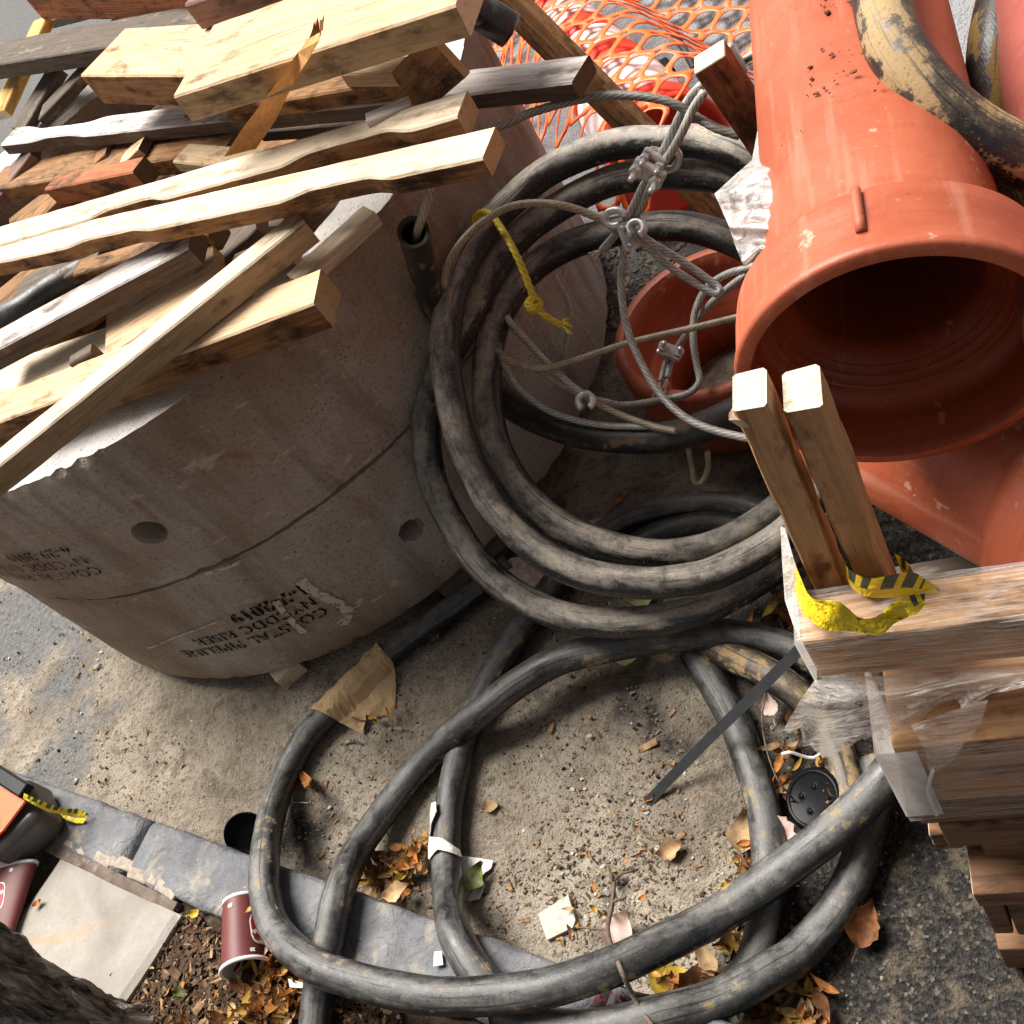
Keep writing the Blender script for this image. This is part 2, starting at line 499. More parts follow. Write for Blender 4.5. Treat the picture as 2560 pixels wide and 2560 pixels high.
MT['cup_red'] = plain('cup_red', (.30, .018, .016), .5, .1, 25, .05, .4)
MT['print_white'] = plain('print_white', (.82, .78, .74), .6, .05, 30, 0, .3)
MT['leaf_orange'] = plain('leaf_orange', (.46, .19, .05), .7, .45, 55, .4, .2, 0, (.22, .09, .03), .4)
MT['leaf_tan'] = plain('leaf_tan', (.52, .35, .19), .75, .35, 55, .4, .2, 0, (.28, .15, .07), .35)
MT['leaf_yellow'] = plain('leaf_yellow', (.66, .46, .06), .6, .35, 55, .3, .25, 0, (.34, .15, .03), .3)
MT['leaf_pink'] = plain('leaf_pink', (.66, .50, .44), .7, .2, 45, .3, .2, 0, (.42, .25, .19), .3)
MT['leaf_cream'] = plain('leaf_cream', (.80, .78, .42), .6, .12, 45, .3, .25)
MT['leaf_brown'] = plain('leaf_brown', (.20, .085, .035), .7, .45, 55, .4, .2, 0, (.09, .04, .02), .35)
MT['leaf_green'] = plain('leaf_green', (.14, .17, .04), .55, .4, 55, .3, .3, 0, (.06, .03, .03), .45)
MT['twig'] = plain('twig', (.17, .125, .10), .8, .4, 120, .6, .2)
MT['stone_white'] = plain('stone_white', (.54, .50, .44), .8, .2, 45, .6, .2, 0, (.40, .31, .20), .45)
MT['pebble'] = plain('pebble', (.29, .245, .19), .85, .6, 35, .4, .2)
MT['mulch'] = plain('mulch', (.105, .066, .042), .9, .7, 30, .6, .1)
MT['chip'] = plain('wood_chips', (.36, .22, .12), .9, .6, 40, .6, .1)
MT['mortar'] = plain('mortar', (.40, .34, .28), .9, .3, 60, .6, .1, 0, (.24, .18, .13), .3)
MT['edging'] = plain('edging', (.16, .12, .095), .75, .4, 25, .5, .2, 0, (.3, .25, .2), .25)

def kerb_mat():
    b = NB('bluestone_kerb')
    c = b.coord('Object')
    n = b.noise(c, 14, 8, .68, .4)
    col = b.ramp(n, [(.28, (.075, .077, .084)), (.52, (.135, .137, .145)), (.8, (.22, .218, .215))])
    d = b.noise(c, 7.5, 8, .7)
    col = b.mix(b.math('MULTIPLY', b.step(d, .56, .66), .7), col, (.33, .275, .205))
    spk = b.noise(c, 130, 3, .7)
    col = b.mix(b.step(spk, .66, .76), col, (.46, .43, .40))
    red = b.noise(b.coord('Object', (1, 1, 1)), 5.0, 6, .7)
    nr = b.bump(n, .8, .016); nr = b.bump(b.noise(c, 45, 4, .7), .6, .006, nr); nr = b.bump(spk, .5, .003, nr)
    return b.done(col, .62, nr, .35)
MT['kerb'] = kerb_mat()
def paver_mat():
    b = NB('paver_stone')
    c = b.coord('Object')
    n = b.noise(c, 5, 6, .6, .5)
    col = b.ramp(n, [(.3, (.21, .19, .165)), (.55, (.32, .295, .262)), (.8, (.42, .39, .355))])
    s = b.noise(c, 95, 4, .75)
    col = b.mix(b.step(s, .50, .72), col, (.30, .25, .21))
    st = b.noise(b.coord('Object', (1.2, 6, 1)), 2.2, 5, .6)
    col = b.mix(b.math('MULTIPLY', b.step(st, .60, .70), .6), col, (.40, .26, .14))
    return b.done(col, .9, b.bump(s, .5, .004), .2)
MT['paver'] = paver_mat()
def bark_mat():
    b = NB('bark')
    c = b.coord('Object', (3.2, 3.2, .8))
    n = b.noise(c, 9, 9, .72, .8)
    col = b.ramp(n, [(.36, (.03, .027, .024)), (.50, (.22, .195, .17)), (.68, (.60, .57, .52))])
    g = b.noise(b.coord('Object'), 34, 5, .7)
    col = b.mix(b.math('MULTIPLY', b.step(g, .60, .72), .7), col, (.13, .15, .05))
    return b.done(col, .9, b.bump(n, 1.0, .02), .15)
MT['bark'] = bark_mat()

def ground_mat():
    """worn asphalt with sand and builder's dirt trodden over it"""
    b = NB('road_surface')
    c = b.coord('Object')
    # asphalt with exposed aggregate
    agg = b.vor(c, 190, 'F1', 'Color')
    aggd = b.vor(c, 190)
    sep = b.n('ShaderNodeSeparateColor'); b.l(agg, sep.inputs[0])
    asp = b.ramp(sep.outputs[0], [(.1, (.014, .0135, .013)), (.66, (.034, .031, .029)), (.93, (.06, .052, .043)), (1.0, (.15, .125, .10))])
    asp = b.mix(b.math('MULTIPLY', b.step(b.noise(c, 22, 6, .7), .50, .64), .75), asp, (.125, .10, .070))
    light = b.ramp(b.noise(c, 130, 5, .75), [(.3, (.16, .16, .165)), (.6, (.30, .30, .305)), (.8, (.42, .41, .40))])
    sp = b.n('ShaderNodeSeparateXYZ'); b.l(c, sp.inputs[0])
    far = b.step(b.math('ADD', sp.outputs[1], b.math('MULTIPLY', b.noise(c, 3, 5), .5)), 2.35, 2.75)
    asp = b.mix(far, asp, light)
    # dirt
    n1 = b.noise(c, 3.1, 7, .62, .3)
    dirt = b.ramp(n1, [(.27, (.13, .102, .076)), (.46, (.265, .222, .172)), (.66, (.42, .365, .29))])
    n2 = b.noise(c, 38, 6, .72)
    dirt = b.mix(b.math('MULTIPLY', b.step(n2, .54, .68), .7), dirt, (.12, .09, .06))
    n4 = b.noise(c, 190, 3, .7)
    dirt = b.mix(b.step(n4, .60, .72), dirt, (.47, .41, .32))
    dirt = b.mix(b.step(n4, .40, .28), dirt, (.05, .038, .028))
    n5 = b.noise(c, 11, 4, .7, .6)
    dirt = b.mix(b.math('MULTIPLY', b.step(n5, .52, .64), .55), dirt, (.10, .078, .054))      # damp trodden patches
    sp1 = b.noise(c, 95, 4, .8)
    dirt = b.mix(b.math('MULTIPLY', b.step(sp1, .56, .63), .85), dirt, (.075, .055, .036))
    # where the dirt lies: a broad band by the kerb, thinning out towards the pallet and the open road
    d1 = b.math('SUBTRACT', -0.43, sp.outputs[0])                       # metres left of the swept strip by the pallet
    m1 = b.step(b.math('ADD', d1, b.math('MULTIPLY', b.math('SUBTRACT', b.noise(c, 5, 6, .65), .5), .55)), -.03, .13)
    m2 = b.step(b.math('ADD', b.math('SUBTRACT', 2.15, sp.outputs[1]), b.math('MULTIPLY', b.math('SUBTRACT', b.noise(c, 4, 6, .65), .5), .9)), 0, .25)
    m3 = b.step(b.noise(b.coord('Object', (1, 1, 1)), 1.65, 7, .62, .4), .335, .42)
    mask = b.math('MULTIPLY', b.math('MULTIPLY', m1, m2), m3)
    wob = b.math('MULTIPLY', b.math('SUBTRACT', b.noise(c, 6, 4, .65), .5), .55)
    for (px, py, pr) in ((-2.70, 1.50, .24), (-2.44, 1.24, .10), (-2.36, 1.04, .10), (-2.80, 1.15, .10)):      # bare asphalt showing through
        vd = b.n('ShaderNodeVectorMath', operation='DISTANCE'); b.l(c, vd.inputs[0]); vd.inputs[1].default_value = (px, py, 0)
        mask = b.math('MULTIPLY', mask, b.step(b.math('ADD', vd.outputs['Value'], wob), pr-.05, pr+.06))
    grey = b.ramp(b.noise(c, 70, 6, .75), [(.3, (.085, .083, .082)), (.6, (.17, .165, .16)), (.8, (.27, .255, .235))])
    left = b.step(sp.outputs[0], -1.55, -1.95)
    base = b.mix(left, asp, grey)
    col = b.mix(mask, base, dirt)
    nr = b.bump(aggd, .5, .006)
    nr = b.bump(n5, .5, .02, nr)
    nr = b.bump(n2, .7, .012, nr)
    nr = b.bump(n4, .6, .004, nr)
    return b.done(col, .92, nr, .2)
MT['road'] = ground_mat()
def soil_mat():
    b = NB('tree_pit_soil')
    c = b.coord('Object')
    n = b.noise(c, 26, 8, .72)
    col = b.ramp(n, [(.3, (.022, .016, .012)), (.55, (.07, .05, .034)), (.8, (.17, .12, .08))])
    f = b.noise(c, 150, 4, .7)
    col = b.mix(b.step(f, .62, .74), col, (.26, .18, .11))
    return b.done(col, .95, b.bump(n, .9, .015), .1)
MT['soil'] = soil_mat()

def film_mat(name, alpha_lo, alpha_hi, streak=(1, 1, 1), tint=(.92, .86, .82), lo=.35, hi=.68):
    """stretch film: clear where smooth, milky where it is gathered in folds"""
    b = NB(name)
    c = b.coord('Object', streak)
    n = b.noise(c, 12, 7, .7, .6)
    n2 = b.noise(c, 40, 4, .6)
    a = b.n('ShaderNodeMapRange'); a.inputs[1].default_value = lo; a.inputs[2].default_value = hi
    a.inputs[3].default_value = alpha_lo; a.inputs[4].default_value = alpha_hi
    b.l(n, a.inputs[0])
    b.l(a.outputs[0], b.b.inputs['Alpha'])
    b.b.inputs['Transmission Weight'].default_value = 0.0
    b.b.inputs['Subsurface Weight'].default_value = 0.0
    nr = b.bump(n, .7, .008); nr = b.bump(n2, .3, .003, nr)
    m = b.done(tint, .14, nr, .8)
    tr = b.n('ShaderNodeBsdfTranslucent'); tr.inputs[0].default_value = (*tint, 1)
    tp = b.n('ShaderNodeBsdfTransparent')
    mx = b.n('ShaderNodeMixShader'); mx2 = b.n('ShaderNodeMixShader')
    b.l(a.outputs[0], mx2.inputs[0]); b.l(tp.outputs[0], mx2.inputs[1]); b.l(tr.outputs[0], mx2.inputs[2])
    mx.inputs[0].default_value = .35
    b.l(b.b.outputs[0], mx.inputs[1]); b.l(mx2.outputs[0], mx.inputs[2])
    b.l(mx.outputs[0], b.out.inputs[0])
    return m
MT['film'] = film_mat('stretch_film', .05, .85, (.9, 30, 30), (.97, .94, .91), .44, .70)
MT['film_milky'] = film_mat('stretch_film_milky', .70, 1.0, (5, 5, 2.5), (.96, .94, .92))
MT['film_rag'] = film_mat('stretch_film_rag', .18, .92, (2.2, 14, 14), (.95, .88, .82), .38, .66)
def tape_mat():
    b = NB('caution_tape')
    uv = b.coord('UV')
    sp = b.n('ShaderNodeSeparateXYZ'); b.l(uv, sp.inputs[0])
    fr = b.math('FRACT', b.math('MULTIPLY', sp.outputs[0], 11.0))
    band = b.math('MULTIPLY', b.math('GREATER_THAN', fr, .35), b.math('LESS_THAN', sp.outputs[1], .62))
    fr2 = b.math('FRACT', b.math('MULTIPLY', sp.outputs[0], 4.0))
    blk = b.math('MULTIPLY', band, b.math('GREATER_THAN', fr2, .22))
    n = b.noise(b.coord('Object'), 60, 5, .6)
    yel = b.mix(b.step(n, .62, .72), (.86, .62, .02), (.42, .28, .03))
    col = b.mix(blk, yel, (.055, .085, .06))
    return b.done(col, .35, b.bump(b.noise(b.coord('Object'), 22, 4, .6, 1.5), .9, .012), .5)
MT['tape'] = tape_mat()

# ------------------------------------------------------------------ the setting: road, tree pit, kerb
def axis_vals(lo, hi, step, far):
    a = [-far, -far*.4, -far*.12]
    a = [x for x in a if x < lo - .5]
    n = int((hi-lo)/step)
    b = [lo + (hi-lo)*i/n for i in range(n+1)]
    c = [x for x in (far*.12, far*.4, far) if x > hi + .5]
    return a + b + c
def road():
    xs = axis_vals(-3.2, .8, .022, 80); ys = axis_vals(.15, 4.6, .022, 80)
    vs = []
    for y in ys:
        for x in xs:
            z = 0
            if -3.2 < x < .8 and .15 < y < 4.6:
                z = .010*fbm(x*3.1, y*3.1, .3, 3)*sstep(2.6, 1.8, y) + .0035*fbm(x*21, y*21, 4, 2)
            vs.append((x, y, z))
    W = len(xs)
    fs = [(j*W+i, j*W+i+1, (j+1)*W+i+1, (j+1)*W+i) for j in range(len(ys)-1) for i in range(W-1)]
    return tag(mesh('road', vs, fs, MT['road'], smooth=True), kind='structure')
road()
# kerb frame: origin on its road edge, k along the kerb, m towards the road
KO = V((-1.286, .570, 0)); KD = V((.9535, -.3013, 0)).normalized(); KM = V((.3013, .9535, 0)).normalized()
def kp(s, t, z): return KO + KD*s + KM*t + V((0, 0, z))
def tree_pit():
    ss = [-60, -20, -6] + [-2.2 + .03*i for i in range(int(4.4/.03)+1)] + [6, 20, 60]
    ts = [-.10 - .03*i for i in range(36)] + [-2, -5, -20, -60]
    vs = []
    for t in ts:
        for s in ss:
            z = .108
            if abs(s) < 2.3 and t > -1.3: z += .010*fbm(s*6, t*6, 1, 4)
            vs.append(kp(s, t, z))
    W = len(ss)
    fs = [(j*W+i, (j+1)*W+i, (j+1)*W+i+1, j*W+i+1) for j in range(len(ts)-1) for i in range(W-1)]
    return tag(mesh('tree_pit_ground', vs, fs, MT['soil'], smooth=True), kind='structure')
tree_pit()
kerb = bpy.data.objects.new('kerb', None); COL.objects.link(kerb); kerb.location = KO
tag(kerb, kind='structure')
def kerb_stone(s0, s1, seed):
    """one bluestone block, worn round along its road edge"""
    n = max(6, int((s1-s0)/.02))
    prof = [(-.135, .0), (-.135, .120), (-.131, .127), (-.12, .130), (-.09, .131), (-.05, .131), (-.02, .130), (-.009, .127), (-.003, .119), (0.0, .10), (.004, -.03)]
    vs = []
    for i in range(n+1):
        s = s0 + (s1-s0)*i/n
        e = min(i, n-i)*(s1-s0)/n
        dr = -.011*sstep(.014, 0, e)
        for t, z in prof:
            k = fbm(s*9, t*30, seed, 4)
            inner = (t < -.12)
            vs.append(kp(s, t + (.012*fbm(s*14, seed, 2, 3) if inner else .004*k), z + (.0045*k + .003*fbm(s*45, t*45, seed+4, 2) + dr if z > .05 else 0)) - KO)
    W = len(prof)
    fs = [(i*W+j, i*W+j+1, (i+1)*W+j+1, (i+1)*W+j) for i in range(n) for j in range(W-1)]
    fs += [tuple(range(W))[::-1], tuple(n*W+j for j in range(W))]
    o = mesh('kerb_stone', vs, fs, MT['kerb'], smooth=True, mtx=Matrix.Translation(KO))
    o.parent = kerb; o.matrix_parent_inverse = Matrix.Translation(KO).inverted()
    return o
def ks(u, v): return (at(u, v, .13) - KO).dot(KD)
j1 = ks(352, 2085); j2 = ks(1517, 2466)
for a_, b_, sd in ((j1-2.6, j1-1.35, 1), (j1-1.343, j1-.004, 2), (j1+.004, j2-.004, 3), (j2+.004, j2+1.3, 4), (j2+1.308, j2+2.6, 5)):
    kerb_stone(a_, b_, sd)
# red paint rubbed on the kerb stone by the hose loop
p_ = at(1525, 2500, .133)
vs = []; n_ = 26
for i in range(n_):
    a = 2*pi*i/n_
    rr = .030*(1 + .5*n3(cos(a)*2, sin(a)*2, 5))
    vs.append(p_ + KD*cos(a)*rr*1.0 + KM*sin(a)*rr*.8 + V((0, 0, .0015)))
b_ = NB('red_paint_rub')
nn = b_.noise(b_.coord('Object'), 60, 6, .75)
b_.l(b_.step(nn, .48, .60), b_.b.inputs['Alpha'])
MT['red_rub'] = b_.done((.30, .045, .06), .8, None, .2)
o = mesh('red_paint_mark', vs, [tuple(range(n_))], MT['red_rub']); o.parent = kerb; o.matrix_parent_inverse = Matrix.Translation(KO).inverted()

# edging strip with crumbling mortar, and the pale paving slab beside it
e0 = at(105, 2108, .125); e1 = at(440, 2272, .125)
ed = (e1-e0); L_ = ed.length
o = box('edging_strip', 0, L_, -.013, .013, -.03, .004, MT['edging'], mtx=frame(e0, ed, V((0, 0, 1))), bev=.003, rough=.004)
tag(o, 'narrow dark edging strip between the kerb and the pale paving slab', 'edging')
for i in range(9):
    f = .12 + .1*i + random.uniform(-.03, .03)
    c_ = e0 + ed*min(f, 1.0) + V((.012, .026 + random.uniform(-.004, .008), .0))
    o = box('mortar_lump', -.028, .028, -.012, .012, -.02, .006, MT['mortar'], mtx=frame(c_, ed + V((0, .02*random.uniform(-1, 1), 0)), V((0, 0, 1))), bev=.004, rough=.008)
    tag(o, 'crumbling pale mortar lump in the joint along the kerb', 'mortar', 'mortar lumps along the kerb joint')
def slab():
    a = at(150, 2147, .13); b = at(453, 2288, .13); c = at(293, 2533, .13); d = a + (c - b)*1.35; c = b + (c-b)*1.35
    n = 26; vs = []; fs = []
    for j in range(n+1):
        for i in range(n+1):
            p = (a.lerp(b, i/n)).lerp(d.lerp(c, i/n), j/n)
            e = min(i, n-i, j, n-j)/n
            p = p + V((0, 0, .004 + .003*fbm(p.x*9, p.y*9, 2, 3) - .006*sstep(.035, 0, e)))
            vs.append(p)
    for j in range(n):
        for i in range(n): fs.append((j*(n+1)+i, (j+1)*(n+1)+i, (j+1)*(n+1)+i+1, j*(n+1)+i+1))
    ring = [i for i in range(n+1)] + [(j*(n+1)+n) for j in range(1, n+1)] + [n*(n+1)+i for i in range(n-1, -1, -1)] + [j*(n+1) for j in range(n-1, 0, -1)]
    o0 = len(vs)
    for r in ring: vs.append(V(vs[r]) - V((0, 0, .055)))
    for k in range(len(ring)):
        k2 = (k+1) % len(ring); fs.append((ring[k], ring[k2], o0+k2, o0+k))
    o = mesh('paving_slab', vs, fs, MT['paver'])
    tag(o, 'pale square stone paving slab beside the tree trunk', 'paving slab')
slab()

# ------------------------------------------------------------------ precast concrete manhole risers
def ring_mesh(z0, z1, Ro, th, seed, cx=0.0, cy=0.0):
    seg = 440; zs = [z0, z0+.005, z0+.013, z0+.024, z0+.05] + [z0+.05+(z1-z0-.1)*i/7 for i in range(1, 7)] + [z1-.05, z1-.024, z1-.013, z1-.005, z1]
    vs, fs = [], []
    def chip(a, zz):
        e = min(zz - z0, z1 - zz)
        if e > .04: return 0
        top = 1 if z1-zz < zz-z0 else 0
        q = fbm(cos(a)*24 + seed, sin(a)*24, top*7, 4)
        return (.003 + (.026 if top and z1 > .8 else .012)*max(0, q-.18))*sstep(.022, 0.0, e)
    for zz in zs:
        for k in range(seg):
            a = 2*pi*k/seg
            r = Ro - chip(a, zz) + .0016*fbm(cos(a)*14, sin(a)*14, zz*14+seed, 3)
            z = zz + (.0016*fbm(cos(a)*40, sin(a)*40, seed+3, 3) if zz in (z0, z1) else 0)
            vs.append((r*cos(a)+cx, r*sin(a)+cy, z))
    m = len(zs)
    Ri = Ro - th
    for rr, zz in ((Ro-.02, z1+.001), (Ri+.015, z1), (Ri, z1-.012), (Ri, z0+.012), (Ri+.015, z0), (Ro-.02, z0)):
        for k in range(seg):
            a = 2*pi*k/seg
            vs.append((rr*cos(a)+cx, rr*sin(a)+cy, zz + .003*fbm(cos(a)*16, sin(a)*16, seed+9, 2)))
    m += 6
    for i in range(m):
        j = (i+1) % m
        for k in range(seg):
            k2 = (k+1) % seg
            fs.append((i*seg+k, i*seg+k2, j*seg+k2, j*seg+k))
    return vs, fs
def hole(ob, th, z, r, jag, depth):
    """bore a lifting hole through the wall at angle th"""
    bm = bmesh.new(); n = 28
    d = V((cos(th), sin(th), 0)); s = V((-sin(th), cos(th), 0)); up = V((0, 0, 1))
    rings = []
    for (dist, k, jg) in ((.06, 1.25, 1.0), (-.018, 1.0, .6), (-depth, .9, .1)):
        rg = []
        for i in range(n):
            a = 2*pi*i/n
            rr = r*k*(1 + jag*jg*.6*n3(cos(a)*1.2+3, sin(a)*1.2, 2) + jag*jg*1.1*n3(cos(a)*4, sin(a)*4, 8))
            rg.append(bm.verts.new(d*(RR+dist) + s*cos(a)*rr + up*(z + sin(a)*rr)))
        rings.append(rg)
    for a, b in zip(rings, rings[1:]):
        for i in range(n):
            bm.faces.new((a[i], a[(i+1) % n], b[(i+1) % n], b[i]))
    bm.faces.new(rings[0][::-1]); bm.faces.new(rings[-1])
    bmesh.ops.triangulate(bm, faces=list(bm.faces))
    bmesh.ops.recalc_face_normals(bm, faces=list(bm.faces))
    me = bpy.data.meshes.new('cutter'); bm.to_mesh(me); bm.free()
    cu = bpy.data.objects.new('cutter', me); COL.objects.link(cu); cu.location = ob.location
    tb = bmesh.new(); tb.from_mesh(ob.data); bmesh.ops.triangulate(tb, faces=list(tb.faces)); tb.to_mesh(ob.data); tb.free()
    md = ob.modifiers.new('hole', 'BOOLEAN'); md.object = cu; md.operation = 'DIFFERENCE'; md.solver = 'EXACT'
    bpy.context.view_layer.update()
    dg = bpy.context.evaluated_depsgraph_get()
    new = bpy.data.meshes.new_from_object(ob.evaluated_get(dg))
    ob.modifiers.clear()
    old = ob.data; ob.data = new; bpy.data.meshes.remove(old)
    bpy.data.objects.remove(cu); bpy.data.meshes.remove(me)
def glyphs(txt, size, bold=0.0, gap=.0035):
    """flat letters with a stencil bridge through each"""
    cu = bpy.data.curves.new('t', 'FONT'); cu.body = txt; cu.size = size; cu.offset = bold; cu.space_character = 1.12
    ob = bpy.data.objects.new('t', cu); COL.objects.link(ob)
    bpy.context.view_layer.update()
    me = bpy.data.meshes.new_from_object(ob.evaluated_get(bpy.context.evaluated_depsgraph_get()))
    bpy.data.objects.remove(ob); bpy.data.curves.remove(cu)
    bm = bmesh.new(); bm.from_mesh(me); bpy.data.meshes.remove(me)
    # islands -> bridge cuts
    seen = set(); isl = []
    for f in bm.faces:
        if f.index in seen: continue
        st = [f]; grp = []
        seen.add(f.index)
        while st:
            q = st.pop(); grp.append(q)
            for e in q.edges:
                for g in e.link_faces:
                    if g.index not in seen: seen.add(g.index); st.append(g)
        xs = [v.co.x for q in grp for v in q.verts]
        isl.append((min(xs), max(xs)))
    for x0, x1 in isl:
        if x1-x0 < size*.28: continue
        xm = (x0+x1)/2
        for xx in (xm-gap/2, xm+gap/2):
            g = list(bm.verts)+list(bm.edges)+list(bm.faces)
            bmesh.ops.bisect_plane(bm, geom=g, plane_co=(xx, 0, 0), plane_no=(1, 0, 0))
        kill = [f for f in bm.faces if xm-gap/2-1e-5 < f.calc_center_median().x < xm+gap/2+1e-5]
        bmesh.ops.delete(bm, geom=kill, context='FACES')
    return bm
def stencil(parent, loc, lines, th, z, R):
    """upside-down lettering wrapped round the riser; th,z is where the top line starts (right-hand end)"""
    for txt, size, bold, dx, dz in lines:
        x0 = 0.0
        for word in txt.split(' '):
            bm = glyphs(word, size, bold)
            wid = max(v.co.x for v in bm.verts)
            bmesh.ops.subdivide_edges(bm, edges=[e for e in bm.edges if e.calc_length() > .03], cuts=1)
            for v in bm.verts:
                a = th - (v.co.x + dx + x0)/R; zz = z + dz - v.co.y
                v.co = V((R*cos(a), R*sin(a), zz))
            x0 += wid + size*.42
            bmobj('stencil_lettering', bm, MT['ink'], parent, Matrix.Translation(loc))

Z0, Z1, Z2 = .056, .470, .856
riser_lo = empty('concrete_riser', (RC.x, RC.y, Z0), 'lower of two stacked brown grey concrete manhole risers, date 1-7-2019', 'concrete riser', 'stacked manhole risers')
riser_up = empty('concrete_riser', (RC.x, RC.y, Z1), 'upper of two stacked concrete manhole risers, with a chipped white rim under the lumber', 'concrete riser', 'stacked manhole risers')
vs, fs = ring_mesh(Z0, Z1-.007, RR, .152, 3)
lo = mesh('ring_wall', vs, fs, MT['concrete'], riser_lo, Matrix.Translation((RC.x, RC.y, 0)))
vs, fs = ring_mesh(Z1+.004, Z2, RR+.007, .152, 11, -.004, .004)
up_ = mesh('ring_wall', vs, fs, MT['concrete'], riser_up, Matrix.Translation((RC.x, RC.y, 0)))
for o_ in (lo, up_):       # bore while unparented, then put back
    o_.parent = None
t1, z1 = atcyl(375, 1330); t2, z2 = atcyl(1030, 1325)
hole(up_, t1, z1, .034, .08, .20); hole(lo, t2, z2, .030, .34, .20)
for o_, p in ((lo, riser_lo), (up_, riser_up)):
    o_.parent = p; o_.matrix_parent_inverse = world_of(p).inverted()
    o_.data.polygons.foreach_set('use_smooth', [True]*len(o_.data.polygons))
    bm = bmesh.new(); bm.from_mesh(o_.data)
    for e in bm.edges:
        if len(e.link_faces) == 2 and e.calc_face_angle() > .6: e.smooth = False
    bm.to_mesh(o_.data); bm.free()
CL = V((RC.x, RC.y, 0))
th, zz = atcyl(233, 1404)
LS = [('COASTAL PIPELINE', .041, 0, 0, 0), ('NYCDDC RISER', .041, 0, .0, .040), ('4-29-2019', .042, .0008, .005, .082)]
stencil(riser_up, CL, LS, th+.004, zz-.006, RR+.0085)
th, zz = atcyl(806, 1521)
LS = [('COASTAL PIPELINE', .044, .0006, 0, 0), ('NYCDDC RISER', .044, .0006, .0, .045), ('1-7-2019', .050, .0026, -.012, .094)]
stencil(riser_lo, CL, LS, th+.006, zz+.008, RR+.0030)
# pale chalk curl sprayed over the lower lettering
def on_riser(pts, w, R, parent, name, mat):
    P = []
    for u, v in pts:
        a, z = atcyl(u, v); P.append(V((a*R, z, 0)))
    C = spline(P, .006); T, N = frames(C)
    vs, fs = [], []
    for i, c in enumerate(C):
        n_ = V((-T[i].y, T[i].x, 0))
        for sg in (-1, 1):
            q = c + n_*sg*w*.5*(1 + .5*n3(i*.4, sg*3, 1) + .5*n3(i*1.3, sg*5, 2))
            vs.append((R*cos(q.x/R), R*sin(q.x/R), q.y))
    fs = [(2*i, 2*i+1, 2*i+3, 2*i+2) for i in range(len(C)-1)]
    return mesh(name, vs, fs, mat, parent, Matrix.Translation(CL))
on_riser([(752, 1447), (775, 1470), (800, 1485), (835, 1500), (862, 1518), (868, 1540), (850, 1560)], .024, RR+.0032, riser_lo, 'chalk_mark', MT['chalk'])
on_riser([(690, 1500), (715, 1535), (760, 1580)], .016, RR+.0034, riser_lo, 'chalk_mark', MT['chalk'])
on_riser([(370, 1618), (440, 1590), (545, 1550)], .005, RR+.0032, riser_lo, 'chalk_mark', MT['chalk'])
on_riser([(510, 1433), (570, 1415), (605, 1400)], .010, RR+.0032, riser_lo, 'chalk_mark', MT['chalk'])
on_riser([(1382, 690), (1420, 770), (1405, 880)], .006, RR+.0095, riser_up, 'chalk_mark', MT['chalk'])
on_riser([(1455, 800), (1462, 840), (1440, 890)], .005, RR+.0095, riser_up, 'chalk_mark', MT['chalk'])
# short board the risers stand on
a_, b_ = at(640, 1700, .05), at(790, 1625, .05)
for nm, (p, q), lab in (('bearer_board', (at(690, 1708, .05), at(745, 1655, .05)), 'pale end of a board wedged under the front of the lower riser'),
                        ('bearer_board', (at(1120, 1500, .05), at(1400, 1235, .05)), 'dark board lying under the right side of the lower riser')):
    d = (q-p)
    out = V((p.x-RC.x, p.y-RC.y, 0)).normalized()
    o = box(nm, 0, d.length, 0, .25, -.045, 0.003, MT['wood_pale' if 'pale' in lab else 'wood_dark'], mtx=frame(p, d, V((0, 0, 1))), bev=.003, rough=.003)
    tag(o, lab, 'board')

